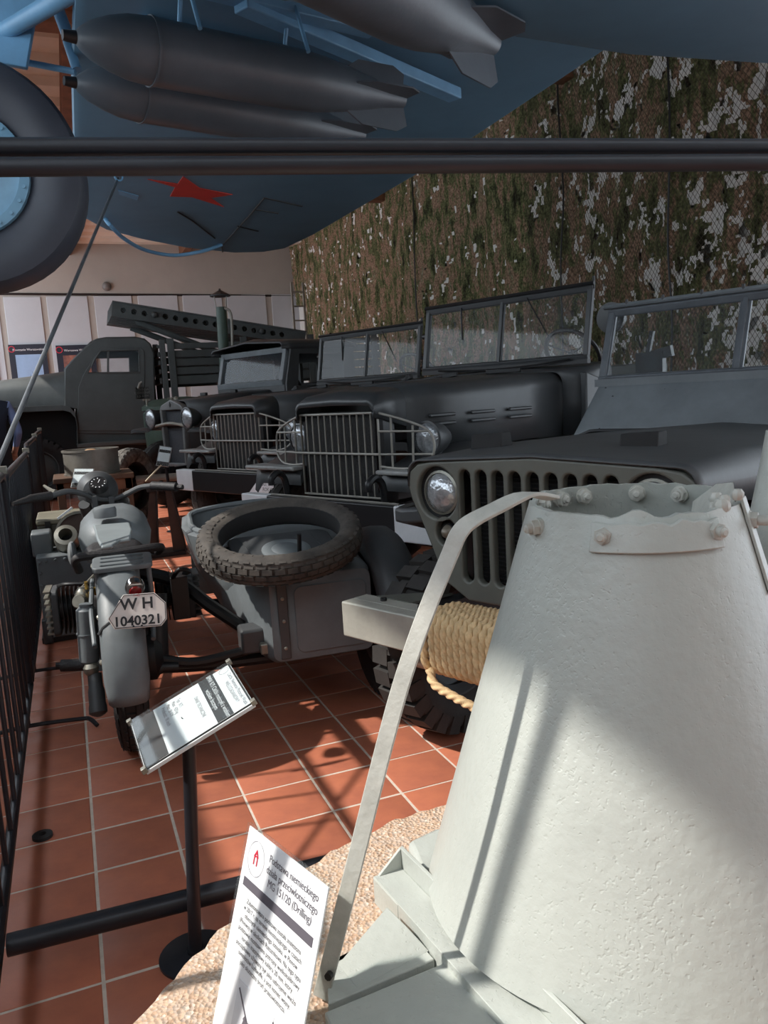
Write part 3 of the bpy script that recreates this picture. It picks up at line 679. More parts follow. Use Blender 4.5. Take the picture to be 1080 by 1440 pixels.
# bombs on their racks
def bomb(nu, nv, tu, tv, r, z, label):
    n0 = at_z(nu, nv, z) if nu is not None else None; t0 = at_z(tu, tv, z)
    if n0 is None: n0 = t0-Vector((1.10, .58, 0))
    d = (t0-n0); Lb = d.length; d.normalize()
    b = M(); prof = [(.012, 0), (.3*r, .012*Lb), (.55*r, .04*Lb), (.78*r, .085*Lb), (.93*r, .13*Lb), (r, .19*Lb), (r, .62*Lb), (.93*r, .70*Lb), (.7*r, .82*Lb), (.42*r, .93*Lb), (.3*r, Lb)]
    b.lathe(prof, A(n0), d, 32); bo = part('bomb', b, bombm, pl, ang=50, label=label)
    b = M(); b.cyl(A(n0-d*.035), A(n0+d*.006), .016, .02, n=12); part('fuze', b, black, bo)
    b = M(); b.ring([(r*1.001, .19*Lb-.004), (r+.004, .19*Lb-.004), (r+.004, .19*Lb+.004), (r*1.001, .19*Lb+.004)], A(n0), d, 32); part('seam_band', b, bombm, bo)
    s1 = d.orthogonal().normalized(); s2 = d.cross(s1)
    for k in range(4):
        a = PI/4+k*PI/2; q = s1*math.cos(a)+s2*math.sin(a)
        base = A(n0+d*Lb*.78); b = M()
        e = q.cross(d)*.003
        b.prism([base+q*r*.7-e, base+d*Lb*.06+q*r*1.15-e, base+d*Lb*.19+q*r*1.2-e, base+d*Lb*.23+q*r*.95-e, base+d*Lb*.22+q*r*.25-e], e*2); part('tail_fin', b, bombm, bo)
    # rack rail, sway braces
    up = Vector((0, 0, 1))
    b = M(); b.bar(A(n0+d*Lb*.22+up*(ZW-z-.03)), A(n0+d*Lb*.9+up*(ZW-z-.03)), .07, .06); rk = part('rack_rail', b, winb2, pl, bev=.004)
    for f_ in (.3, .62):
        for s_ in (-1, 1):
            q0 = n0+d*Lb*f_; side = d.cross(up).normalized()*s_
            b = M(); b.tube([A(q0+up*(ZW-z-.04)+side*.03), A(q0+side*r*.98+up*.06)], .008, 8); part('sway_brace', b, winb2, rk)
    return bo
bomb(104, 52, 566, 141, .104, 2.47, 'slate grey bomb on the middle rack')
bomb(104, 116, 510, 190, .098, 2.47, 'slate grey bomb on the outer rack')
bomb(None, None, 692, 62, .125, 2.43, 'slate grey bomb nearest the fuselage')
b = M(); b.bar(A(at_z(338, 4, 2.69)), A(at_z(640, 134, 2.69)), .075, .05); part('pylon_beam', b, winb2, pl, bev=.005)
# main wheel, gear leg, door
rimb = mat('aircraft_wheel_blue', (120, 164, 190), .45, var=.1, scale=6)
wc = A(at_d(-44, 250, 3.1)); wax = Vector((-.12, -1, 0)).normalized()
tyr = part('main_wheel', tyre(M(), wc, wax, .435, .25, .235), mat('aircraft_tyre', (58, 62, 72), .55, var=.12, scale=4), pl)
b = M(); b.lathe([(.24, .07), (.235, .1), (.2, .105), (.195, .075), (.1, .06), (.08, .09), (.001, .1)], wc, wax, 40, False); part('wheel_disc', b, rimb, tyr)
for i in range(24):
    a = 2*PI*i/24; x_ = wax.orthogonal().normalized(); y_ = wax.cross(x_); p = wc+(x_*math.cos(a)+y_*math.sin(a))*.218+wax*.103
    b = M(); b.cyl(p, p+wax*.006, .007, n=8); part('rivet', b, rimb, tyr)
wc2 = A(at_d(-72, -92, 3.4)); part('main_wheel', tyre(M(), wc2, wax, .43, .25, .235), rubberd, pl)
dp = [(-70, -60), (57, -30), (50, 20), (37, 95), (-70, 76)]
b = M(); b.prism([A(at_d(u, v, 3.15)) for u, v in dp], Vector((.005, .03, 0))); part('gear_door', b, winb2, pl, bev=.004)
for p, q, r_ in (((62, -40), (96, 52), .025), ((95, 58), (108, 98), .02), ((38, 88), (106, 101), .013)):
    b = M(); b.tube([A(at_d(*p, 3.3)), A(at_d(*q, 3.3))], r_, 12); part('gear_strut', b, winb2, pl)
b = M(); b.tube([wc, A(at_d(-20, 60, 3.25)), A(Vector((.25, 3.2, ZW+.05)))], .035, 14); part('gear_leg', b, winb2, pl)
# tie rod from the wing to the floor
P0 = at_z(166, 251, 2.735); P1 = at_d(0, 645, 2.45); k = (P0.z-.0)/(P0.z-P1.z); P2 = P0+(P1-P0)*k
b = M(); b.tube([P0, P2], .0085, 10); o = part('tie_rod', b, mat('tie_rod_steel', (112, 116, 120), .4, .3)); tag(o, 'thin grey tie rod slanting from the wing down past the fence', 'tie rod')
# ================================================================== VEHICLES (local x = viewer right, y = backwards)
VRZ = rad(-67)
def sect(y, w, zb, zt, r, n=6, crown=0.):
    """open-bottom hood section from lower left over the top to lower right"""
    p = [(-w, y, zb), (-w, y, (zb+zt)/2)]
    for i in range(n+1):
        a = PI-PI/2*i/n; p.append((-w+r+r*math.cos(a), y, zt-r+r*math.sin(a)))
    p.append((0, y, zt+crown))
    for i in range(n+1):
        a = PI/2-PI/2*i/n; p.append((w-r+r*math.cos(a), y, zt-r+r*math.sin(a)))
    return p+[(w, y, (zb+zt)/2), (w, y, zb)]
def lamp(parent, c, r, dpt, body, fwd=(0, -1, 0), lm=None, name='headlamp', rimm=None):
    c = Vector(c); f_ = Vector(fwd).normalized()
    b = M(); b.lathe([(.01, -dpt), (r*.45, -dpt*.93), (r*.8, -dpt*.6), (r*1.0, -dpt*.15), (r*1.04, 0), (r*.97, .004)], c, f_, 28); o = part(name, b, body, parent)
    b = M(); b.lathe([(r*.98, 0), (r*.9, .014), (r*.6, .03), (r*.3, .038), (.001, .04)], c, f_, 28, False); part('lens', b, lm or lens, o)
    b = M(); b.ring([(r*.94, .0), (r*1.05, .0), (r*1.05, .014), (r*.94, .018)], c, f_, 28); part('lamp_rim', b, rimm or body, o)
    return o
def steering(parent, c, r, tilt):
    b = M(); ax = Vector((0, math.cos(tilt), math.sin(tilt))); c = Vector(c)
    x = Vector((1, 0, 0)); y = ax.cross(x)
    b.tube([c+(x*math.cos(a)+y*math.sin(a))*r for a in [2*PI*i/32 for i in range(32)]], .016, 8, True)
    for a in (rad(90), rad(210), rad(330)): b.cyl(c, c+(x*math.cos(a)+y*math.sin(a))*r, .007, n=8)
    b.cyl(c, c-ax*.0+Vector((0, -.55, -.5)), .018, n=10); b.lathe([(.03, -.01), (.03, .015), (.01, .025)], c, ax, 14)
    part('steering_wheel', b, black, parent)
def slab(a, b_): return M().box(a, b_)
def windscreen(parent, y0, y1, z0, z1, w, fr, fm, gm, div=True, sill=0.):
    """tilted frame with two panes"""
    def P(x, t, dy=0.): return Vector((x, y0+(y1-y0)*t+dy, z0+(z1-z0)*t))
    fo = M()
    for p, q in ((P(-w, 0), P(-w, 1)), (P(w, 0), P(w, 1)), (P(-w-fr/2, 1), P(w+fr/2, 1)), (P(-w-fr/2, 0), P(w+fr/2, 0))): fo.bar(p, q, fr, fr*.9, (0, 1, .2))
    f_ = part('windscreen_frame', fo, fm, parent, bev=.006)
    if div: b = M(); b.bar(P(0, 0), P(0, 1), fr*.6, fr*.8, (0, 1, .2)); part('divider', b, fm, f_, bev=.003)
    for s_ in ((-1, 1) if div else (0,)):
        xa, xb = ((-w, 0) if s_ < 0 else (0, w)) if div else (-w, w)
        b = M(); b.add([P(xa, 0), P(xb, 0), P(xb, 1), P(xa, 1)], [(0, 1, 2, 3)]); part('pane', b, gm, f_)
        bb = M()
        for p, q in ((P(xa+.018, .045), P(xb-.018, .045)), (P(xa+.018, .955), P(xb-.018, .955)), (P(xa+.018, .045), P(xa+.018, .955)), (P(xb-.018, .045), P(xb-.018, .955))): bb.bar(p, q, .010, .012, (0, 1, .2))
        part('pane_frame', bb, fm, f_)
    return f_
# ------------------------------------------------------------------ small open car with slotted grille
car = thing('military_car', 'small grey open military car with slotted grille and rope wound on its bumper', 'car', (1.041, 1.918, 0), VRZ)
b = M(); b.box((-.62, 0, .49), (.62, .055, .612)); b.box((-.62, .05, .60), (.62, .12, .612)); b.box((-.62, .05, .49), (.62, .12, .502)); bm_ = part('bumper', b, bumpm, car, bev=.006)
for x in (-.5, -.33, .33, .5): b = M(); b.cyl((x, .085, .61), (x, .085, .622), .011, n=6); part('bumper_bolt', b, black, bm_)
for s_ in (-1, 1):
    b = M(); b.bar((s_*.36, .06, .55), (s_*.36, 3.1, .52), .06, .1); part('frame_rail', b, black, car)
    b = M(); b.prism([(s_*.40, .11, .607), (s_*.56, .11, .607), (s_*.46, .26, .60), (s_*.38, .30, .60)], (0, 0, .008)); b.bar((s_*.40, .26, .60), (s_*.36, .25, .68), .05, .012); part('bumper_gusset', b, jgrille, car)
    # leaf spring shackle
    b = M(); b.tube(smooth_path([(s_*.36, .10, .44), (s_*.36, .3, .36), (s_*.36, .55, .34), (s_*.36, .9, .42)], 4), .02, 8); b.cyl((s_*.36-.05, .1, .44), (s_*.36+.05, .1, .44), .035, n=14); part('leaf_spring', b, steel if s_ < 0 else black, car)
ol_ = [(-.26, .612), (-.35, .66), (-.375, .70), (-.44, .84), (-.49, .93), (-.505, .98), (-.495, 1.03), (-.46, 1.055), (-.40, 1.065), (0, 1.085)]
ol_ = ol_+[(-x, z) for x, z in ol_[-2::-1]]
holes = []
for i in range(9):
    x = (i-4)*.0645; z1 = 1.043-.0004*i; z0 = .675
    holes.append(rrect(x-.0228, z0, x+.0228, z1, .0225, 5))
for s_ in (-1, 1): holes += [circ(s_*.378, .962, .088, 32), circ(s_*.345, .832, .046, 24)]
panel2d('grille', [ol_]+holes, .018, .007, jgrille, frame((0, .255, 0), (1, 0, 0), (0, 0, 1)), car)
b = M(); b.loft([[(x, .255, z) for x, z in ol_], [(x*1.012, .245, z+.004) for x, z in ol_], [(x*1.012, .36, z+.004) for x, z in ol_], [(x, .36, z) for x, z in ol_]], False, False, True); part('grille_flange', b, jgrille, car)
b = M(); b.box((-.31, .33, .62), (.31, .40, 1.05)); rc = part('radiator', b, void, car)
for i in range(26): b = M(); b.box((-.3, .323, .66+i*.0145), (.3, .331, .664+i*.0145)); part('core_fin', b, black, rc)
for s_ in (-1, 1):
    b = M(); b.lathe([(.09, -.0), (.088, .06), (.05, .11), (.01, .12)], (s_*.378, .262, .962), (0, 1, 0), 32, True); part('lamp_well', b, black, car)
    lamp(car, (s_*.374, .270, .961), .071, .06, jgrille, rimm=steel)
    lamp(car, (s_*.343, .262, .832), .028, .04, black, name='marker_lamp', lm=mat('dim_lens', (120, 112, 100), .3, .2))
rings = [sect(.235, .50, .98, 1.068, .05, crown=.02), sect(.27, .505, .98, 1.074, .06, crown=.022), sect(.6, .52, .94, 1.085, .075, crown=.025), sect(1.1, .56, .90, 1.075, .08, crown=.03), sect(1.62, .62, .88, 1.06, .085, crown=.035)]
b = M(); b.loft(rings, False, False); part('hood', b, dgrey, car, ang=50, solid=.006)
for x, y in ((-.36, .50), (.20, .52)):
    b = M(); b.prism([(x-.05, y-.035, 1.075), (x-.05, y+.035, 1.08), (x-.05, y+.026, 1.135), (x-.05, y-.026, 1.135)], (.105, .035, .004)); part('hood_block', b, rubberd, car, bev=.003, label='black windscreen rest block')
for s_ in (-1, 1):
    # flat front fender with a rolled edge
    b = M(); fo = [(s_*.47, .29, .90), (s_*.58, .275, .89), (s_*.64, .30, .888), (s_*.665, .36, .888), (s_*.68, .6, .895), (s_*.70, 1.05, .88), (s_*.72, 1.25, .70), (s_*.72, 1.4, .52), (s_*.55, 1.4, .52), (s_*.52, 1.1, .88)]
    top = [Vector(p) for p in fo]; low = [p-Vector((0, 0, .055)) for p in top]
    b.loft([low, top]); part('fender', b, dgrey, car, bev=.012)
    wheel(car, (s_*.578, .51, .352), (s_, 0, 0), .352, .165, .2, 26, 'lug', rubber, dgrey)
    wheel(car, (s_*.578, 2.55, .352), (s_, 0, 0), .352, .165, .2, 26, 'lug', rubber, dgrey)
    b = M(); b.box((s_*.46-.03, .40, .62), (s_*.46+.03, 1.5, .9)); part('engine_side', b, black, car)
    b = M(); b.prism([(s_*.76, 1.55, 1.03), (s_*.76, 1.55, .46), (s_*.76, 3.3, .46), (s_*.76, 3.3, .98), (s_*.76, 2.6, .98), (s_*.76, 2.45, .72), (s_*.76, 1.95, .72), (s_*.76, 1.8, .98)], (-s_*.04, 0, 0)); part('body_side', b, dgrey, car, bev=.006)
    b = M(); b.tube([(s_*.50, .78, 1.0), (s_*.53, .78, 1.03)], .008, 8); b.tube([(s_*.53, .745, 1.045), (s_*.535, .78, 1.03), (s_*.53, .815, 1.02)], .01, 8); part('hood_catch', b, black, car)
b = M(); b.cyl((-.55, .51, .352), (.55, .51, .352), .04, n=14); b.sphere((.12, .51, .352), .11, 12); part('front_axle', b, black, car)
b = M(); b.box((-.74, 1.55, .44), (.74, 3.3, .5)); b.box((-.74, 3.26, .46), (.74, 3.3, .98)); part('tub_floor', b, dgrey, car)
b = M(); b.box((-.72, 1.58, .5), (.72, 1.68, 1.04)); part('firewall', b, black, car)
for x in (-.38, .38):
    b = M(); b.box((x-.24, 2.2, .62), (x+.24, 2.65, .72)); s0 = part('seat', b, olive, car, bev=.02)
    b = M(); b.prism([(x-.24, 2.6, .70), (x-.24, 2.68, .70), (x-.24, 2.80, 1.12), (x-.24, 2.72, 1.13)], (.48, 0, 0)); part('seat_back', b, olive, s0, bev=.02)
# tall cowl panel under the windscreen
cw = [(.66, 1.56, 1.035), (.70, 1.60, 1.03), (.71, 1.66, 1.05)]
b = M(); b.grid(lambda u, v: ((u*2-1)*(.70-.065*v), 1.60+.15*v, 1.035+.245*v+(.02*(1-v) if abs(u-.5) < .4 else 0)), 24, 8); cp = part('cowl_panel', b, cowlp, car, solid=.02)
b = M(); b.tube([((u*2-1)*.71, 1.585, 1.035+(.032 if abs(u-.5) < .42 else .032*max(0, 1-(abs(u-.5)-.42)/.06))) for u in [i/40 for i in range(41)]], .011, 8); part('cowl_seal', b, black, cp)
for x, z in ((-.55, 1.22), (-.35, 1.235), (-.3, 1.24), (-.25, 1.235), (-.57, 1.075), (-.53, 1.075), (-.2, 1.15), (.05, 1.2), (-.6, 1.26), (-.42, 1.14), (.2, 1.22)):
    y = 1.60+.15*(z-1.035)/.245-.012; b = M(); b.cyl((x, y, z), (x, y+.01, z), .005, n=8); part('cowl_rivet', b, black, cp)
windscreen(car, 1.755, 1.86, 1.30, 1.615, .63, .036, framem, wsglass)
b = M(); b.bar((-.66, 1.745, 1.285), (.66, 1.745, 1.285), .03, .035); b.tube([(-.67, 1.85, 1.645), (.67, 1.85, 1.645)], .012, 8); part('windscreen_hinge', b, cowlp, car)
for i in range(7): x = -.55+i*.18; b = M(); b.cyl((x, 1.845, 1.645), (x, 1.845, 1.668), .007, n=8); part('top_stud', b, black, car)
b = M(); b.lathe([(.01, -.05), (.06, -.045), (.075, -.01), (.075, .01), (.01, .015)], (-.68, 1.93, 1.60), (0, -1, 0), 24); b.tube([(-.66, 1.93, 1.55), (-.655, 1.86, 1.40)], .008, 8); part('side_lamp', b, trk, car)
b = M(); b.box((-.58, 1.98, 1.28), (-.44, 2.02, 1.42)); b.bar((-.55, 2.0, 1.3), (-.5, 2.0, 1.52), .02, .02); b.bar((-.5, 2.0, 1.4), (-.40, 2.0, 1.42), .03, .05); part('gun_bracket', b, black, car)
steering(car, (.38, 2.0, 1.12), .2, rad(25))
b = M(); b.box((-.6, 1.70, 1.02), (.6, 1.80, 1.12)); part('dashboard', b, dgrey, car, bev=.01)
# rope wound on the bumper
rope = thing('bumper_rope', 'tan manila rope wound in close turns around the steel bumper', 'rope', (1.041, 1.918, 0), VRZ)
def rope_mesh(b, path, r, twist):
    rings = []; N = len(path); prev = None; s_ = 0.
    for i, p in enumerate(path):
        d = (path[min(i+1, N-1)]-path[max(i-1, 0)]).normalized()
        if prev is None: prev = d.orthogonal().normalized()
        x = (prev-d*prev.dot(d)).normalized(); prev = x; y = d.cross(x)
        if i: s_ += (path[i]-path[i-1]).length
        rings.append([p+(x*math.cos(a)+y*math.sin(a))*r*(.60+.50*abs(math.cos(1.5*(a)+s_*twist))) for a in [2*PI*k/18 for k in range(18)]])
    b.loft(rings)
def rr_path(a):
    """rounded rectangle around the bumper section"""
    c, s_ = math.cos(a), math.sin(a); k = (abs(c)**4+abs(s_)**4)**-.25
    return (.055+.095*c*k, .55+.088*s_*k)
path = []; turns = 21; x0 = -.19
for i in range(turns*190):
    t = i/190; y, z = rr_path(2*PI*t-PI/2); path.append(Vector((x0+t*.0237, y, z)))
b = M(); rope_mesh(b, path, .0132, 110); part('coil', b, ropem, rope, ang=70)
b = M(); rope_mesh(b, [Vector((-.205+.004*math.sin(a), *rr_path(a-PI/2))) for a in [2*PI*i/150 for i in range(154)]], .0132, 110); part('lashing_turn', b, ropem, rope, ang=70)
b = M(); rope_mesh(b, smooth_path([(-.19, -.04, .475), (-.16, -.055, .44), (-.09, -.055, .42), (.0, -.05, .40), (.10, -.045, .385)], 30), .0132, 110); part('loose_end', b, ropem, rope, ang=70)
# ------------------------------------------------------------------ two guarded-grille light trucks
def light_truck(label, loc, side):
    t = thing('light_truck', label, 'truck', loc, VRZ, 'light trucks with bar grilles')
    # grille guard
    b = M(); w_ = .345; z0, z1 = .70, 1.19
    b.tube([(-w_, 0, z0), (w_, 0, z0), (w_, 0, z1), (-w_, 0, z1)], .009, 8, True); b.cyl((-w_, -.004, .955), (w_, -.004, .955), .0075, n=8); g = part('grille_frame', b, rodm, t)
    for i in range(1, 12):
        x = -w_+2*w_*i/12; b = M(); b.cyl((x, 0, z0), (x, 0, z1), .0055, n=8); part('grille_bar', b, rodm, g)
    b = M(); b.box((-w_-.01, .03, z0-.03), (w_+.01, .12, z1+.01)); rc = part('radiator_box', b, black, t)
    b = M(); b.box((-w_+.05, .022, z0+.03), (w_-.05, .032, z1-.02)); part('radiator_core', b, mat('radiator_mesh', (40, 38, 38), .7, var=.3, scale=120, bump=.6, bscale=150), rc)
    for s_ in (-1, 1):
        b = M()
        arc = smooth_path([(s_*w_, 0, 1.19), (s_*.50, .03, 1.15), (s_*.66, .06, 1.09), (s_*.70, .07, 1.01), (s_*.68, .06, .93), (s_*.60, .04, .885), (s_*.48, .02, .875), (s_*w_, 0, .885)], 5)
        b.tube(arc, .0075, 8); b.cyl((s_*w_, 0, 1.085), (s_*.675, .06, 1.08), .0065, n=8); b.cyl((s_*w_, 0, .955), (s_*.695, .065, .955), .0065, n=8)
        b.cyl((s_*.43, .018, 1.165), (s_*.43, .015, .88), .0065, n=8); b.cyl((s_*.57, .045, 1.115), (s_*.57, .035, .88), .0065, n=8); part('lamp_guard', b, rodm, t)
        lamp(t, (s_*.57, .17, 1.03), .098, .16, trk)
        b = M(); b.cyl((s_*.57, .24, .84), (s_*.57, .24, .97), .03, n=12); part('lamp_stalk', b, trk, t)
        # sweeping front fender
        rings = []
        for y, zt, xo in ((-.02, .80, .86), (.02, .855, .90), (.25, .93, .93), (.6, .965, .95), (.95, .93, .95), (1.2, .80, .95), (1.45, .55, .95)):
            rings.append([(s_*.36, y, zt-.05), (s_*.36, y, zt+.01), (s_*.55, y, zt+.02), (s_*(xo-.08), y, zt), (s_*(xo-.02), y, zt-.03), (s_*xo, y, zt-.10), (s_*(xo-.03), y, zt-.12), (s_*(xo-.1), y, zt-.05)])
        b = M(); b.loft(rings); part('fender', b, trk, t, ang=50)
        b = M(); b.box((s_*.63-.26, -.07, .845), (s_*.63+.26, .10, .872)); part('fender_lip', b, mat('pale_edge_paint', (158, 158, 156), .5), t, bev=.01)
        wheel(t, (s_*.80, .40, .40), (s_, 0, 0), .40, .23, .21, 26, 'rib', rubber, trk)
        wheel(t, (s_*.80, 2.9, .40), (s_, 0, 0), .40, .23, .21, 26, 'rib', rubber, trk)
        b = M(); b.prism([(s_*.25, -.1, .66), (s_*.36, -.1, .66), (s_*.36, 1.5, .66), (s_*.25, 1.5, .66)], (0, 0, -.13)); part('frame_rail', b, black, t)
        b = M(); b.tube(smooth_path([(s_*.44, -.07, .69), (s_*.44, -.09, .80), (s_*.44, -.14, .84), (s_*.44, -.19, .81), (s_*.44, -.19, .77)], 4), [.022]*13+[.019]*4, 8); part('tow_hook', b, black, t)
        b = M(); b.prism([(s_*.78, 1.5, 1.36), (s_*.78, 1.5, .62), (s_*.90, 2.1, .62), (s_*.90, 3.85, .62), (s_*.90, 3.85, 1.22), (s_*.90, 2.6, 1.22), (s_*.88, 2.4, .88), (s_*.86, 1.9, .88), (s_*.80, 1.72, 1.3)], (-s_*.05, 0, 0)); part('body_side', b, trk, t, bev=.01)
    # hood: nose cap and long hood with louvres
    b = M(); b.loft([sect(-.035, .335, 1.175, 1.235, .04, crown=.006), sect(-.03, .35, 1.16, 1.265, .055, crown=.01), sect(.03, .362, 1.15, 1.30, .08, crown=.014), sect(.2, .375, 1.10, 1.325, .095, crown=.016)], False, False); part('hood_nose', b, trk, t, ang=60, solid=.006)
    b = M(); b.loft([sect(.2, .376, .93, 1.326, .095, crown=.016), sect(.7, .45, .93, 1.345, .10, crown=.02), sect(1.15, .53, .95, 1.36, .10, crown=.022), sect(1.5, .60, .95, 1.37, .10, crown=.024)], False, False); hd = part('hood', b, trk, t, ang=60, solid=.006)
    for s_ in (-1, 1):
        for k in range(3):
            for zz in (1.10, 1.15):
                y = .45+k*.32; x = s_*(.376+(y-.2)*.165+.004); b = M(); b.bar((x, y-.10, zz), (x+s_*.033, y+.10, zz), .018, .022); part('louvre', b, trk, hd, bev=.008)
    b = M(); b.cyl((0, .2, 1.345), (0, 1.5, 1.398), .009, n=8); part('hood_hinge', b, trk, hd)
    for p, q in (((-.12, .95, 1.37), (.1, 1.0, 1.395)), ((-.3, .9, 1.37), (-.22, .9, 1.40)), ((-.26, .9, 1.37), (-.24, .9, 1.41)), ((.12, 1.3, 1.40), (.36, 1.36, 1.40))):
        b = M(); b.bar(p, q, .035, .03); part('hood_fitting', b, black, hd, bev=.004)
    b = M(); b.box((-.85, -.14, .50), (.85, -.06, .69)); bp_ = part('bumper', b, black, t, bev=.008)
    for s_ in (-1, 1): b = M(); b.box((s_*.85-.002 if s_ < 0 else .57, -.144, .498), (-.57 if s_ < 0 else .852, -.056, .692)); part('white_end', b, white, bp_, bev=.008, label='white painted bumper end')
    b = M(); b.tube([(-.57, -.10, .695), (.57, -.10, .695)], .007, 6); part('bumper_edge', b, rodm, bp_)
    b = M(); b.box((-.3, -.06, .55), (.3, .1, .66)); part('cross_member', b, trk, t)
    # cowl, windscreen, tub, seats
    b = M(); b.loft([sect(1.48, .61, .95, 1.372, .08, crown=.02), sect(1.6, .74, .95, 1.395, .06, crown=.02), sect(1.78, .80, .9, 1.42, .05, crown=.01)], False, False); part('cowl', b, trk, t, ang=50, solid=.01)
    windscreen(t, 1.60, 1.68, 1.455, 1.905, .72, .04, trk, wsglass)
    b = M(); b.tube([(-.75, 1.67, 1.935), (.75, 1.67, 1.935)], .014, 8); b.bar((-.74, 1.6, 1.43), (.74, 1.6, 1.43), .04, .03); b.cyl((.74, 1.68, 1.9), (.74, 1.68, 1.98), .01, n=8); b.cyl((-.78, 1.66, 1.72), (-.74, 1.66, 1.72), .02, n=10); part('windscreen_rail', b, black, t)
    b = M(); b.tube([(-.38, 1.66, 1.90), (-.36, 1.635, 1.66)], .007, 6); part('wiper', b, black, t); b = M(); b.tube([(.22, 1.66, 1.90), (.42, 1.635, 1.60)], .005, 6); part('wiper', b, black, t)
    b = M(); b.tube(smooth_path([(-.55, 1.56, 1.44), (-.1, 1.53, 1.42), (.3, 1.54, 1.425), (.62, 1.56, 1.45)], 4), .006, 6); part('cable', b, black, t)
    steering(t, (.37, 2.0, 1.50), .21, rad(38))
    b = M(); b.box((-.85, 1.6, .60), (.85, 3.85, .66)); b.box((-.85, 3.80, .62), (.85, 3.85, 1.22)); b.box((-.74, 1.75, 1.2), (.74, 1.83, 1.41)); part('tub', b, trk, t)
    for x in (-.4, .4):
        b = M(); b.box((x-.25, 2.3, .85), (x+.25, 2.8, .97)); s0 = part('seat', b, olive, t, bev=.02)
        b = M(); b.prism([(x-.25, 2.75, .95), (x-.25, 2.83, .95), (x-.25, 2.95, 1.40), (x-.25, 2.88, 1.42)], (.5, 0, 0)); part('seat_back', b, olive, s0, bev=.02)
    b = M(); b.cyl((-.8, .40, .40), (.8, .40, .40), .05, n=14); b.sphere((.1, .4, .4), .14, 12); part('front_axle', b, black, t)
    return t
light_truck('dark grey open light truck with barred grille standing beside the small open car', (1.50, 4.51, 0), 1)
light_truck('dark grey open light truck with barred grille between its twin and the old cab truck', (1.39, 7.0, 0), 2)
# white placard on the further truck's bumper
pc_ = thing('bumper_placard', 'white lettered placard leaning on a black truck bumper behind the spare tyre', 'placard', (1.39, 7.0, 0), VRZ)
FP = frame((.42, -.18, .47), (1, 0, 0), (-.0, .14, 1))
b = M(); b.T = FP; b.prism([(-.12, 0, 0), (.36, 0, 0), (.44, .235, 0), (.13, .235, 0)], (0, 0, .006)); part('board', b, white, pc_, bev=.002)
text_obj('lettering', 'DODGE NUM 77\nMOD. WC 51\nROK 42\nUNIVERSAL', .042, ink, FP @ Matrix.Translation((.21, .175, .007)), pc_, 'CENTER', sp=1.05)
# ================================================================== MOTORCYCLE WITH SIDECAR
BO = Vector((.125, 3.10, 0)); BRZ = rad(-4)
mc = thing('motorcycle', 'field grey sidecar motorcycle with white number plate and spare tyre on the sidecar', 'motorcycle', BO, BRZ)
_Ri = Matrix.Rotation(-BRZ, 3, 'Z')
def BL(p): return _Ri @ (Vector(p)-BO)
def bp_(u, v, y): return BL(at_y(u, v, y))
AZ = .345
wheel(mc, (0, 0, AZ), (-1, 0, 0), .345, .115, .2, 36, 'rib', rubberd, black, dish=.02)
wheel(mc, (0, 1.42, AZ), (-1, 0, 0), .345, .11, .2, 36, 'rib', rubberd, black, dish=.02)
def fender(b, y0, r, hw, a0, a1, n=26, drop=.05):
    rings = []
    for i in range(n+1):
        a = rad(a0+(a1-a0)*i/n); w_ = hw*(1 if i > 2 else (.9+.05*i)) 
        rings.append([(x*w_, y0-(r-d*drop)*math.cos(a), AZ+(r-d*drop)*math.sin(a)) for x, d in ((-1, 1.1), (-.97, .7), (-.8, .25), (-.4, .04), (0, 0), (.4, .04), (.8, .25), (.97, .7), (1, 1.1))])
    return b.loft(rings, False, False)
part('rear_fender', fender(M(), 0, .395, .074, -6, 150), grey, mc, ang=50, solid=.004)
part('front_fender', fender(M(), 1.42, .39, .08, 10, 160), grey, mc, ang=50, solid=.004)
# hinge line and reinforcing on the rear fender
b = M(); b.tube([(x*.076, -.395*math.cos(rad(38))-.002, AZ+.395*math.sin(rad(38))-abs(x)**3*.045) for x in [-1, -.8, -.4, 0, .4, .8, 1]], .005, 6); part('fender_hinge', b, dgrey, mc)
# plate
c = bp_(193, 859, 2.695); F_ = frame(c, (.998, 0, -.05), (0, .28, .96)); w_, h_ = .0935, .0565
b = M(); b.T = F_; b.prism([(-w_, -h_*.35, 0), (-w_*.8, -h_*.95, 0), (-w_*.2, -h_, 0), (w_*.8, -h_, 0), (w_, -h_*.6, 0), (w_, h_*.35, 0), (w_*.62, h_, 0), (-w_*.45, h_, 0)], (0, 0, -.003)); pt = part('number_plate', b, mat('plate_cream', (216, 206, 200), .45, var=.03), mc, bev=.001, label='cream octagonal plate reading WH 1040321')
b = M(); b.T = F_; b.tube([(-w_*.96, -h_*.32, .001), (-w_*.77, -h_*.9, .001), (w_*.78, -h_*.94, .001), (w_*.96, -h_*.57, .001), (w_*.96, h_*.33, .001), (w_*.6, h_*.95, .001), (-w_*.43, h_*.95, .001)], .0014, 6, True); part('plate_border', b, ink, pt)
text_obj('plate_letters', 'W H', .052, ink, F_ @ Matrix.Translation((0, .007, .0012)), pt, 'CENTER', .0004, bold=.0012)
text_obj('plate_number', '1040321', .044, ink, F_ @ Matrix.Translation((0, -.046, .0012)), pt, 'CENTER', .0004, sx=1.0, bold=.0011)
for x in (-.014, .012): b = M(); b.T = F_; b.lathe([(.0035, 0), (.0035, .003), (.001, .004)], (x, -.05, .001), (0, 0, 1), 8); part('plate_bolt', b, ink, pt)
text_obj('plate_stamp', '1-42', .012, redink, F_ @ Matrix.Translation((0, .048, .0012)), pt, 'CENTER')
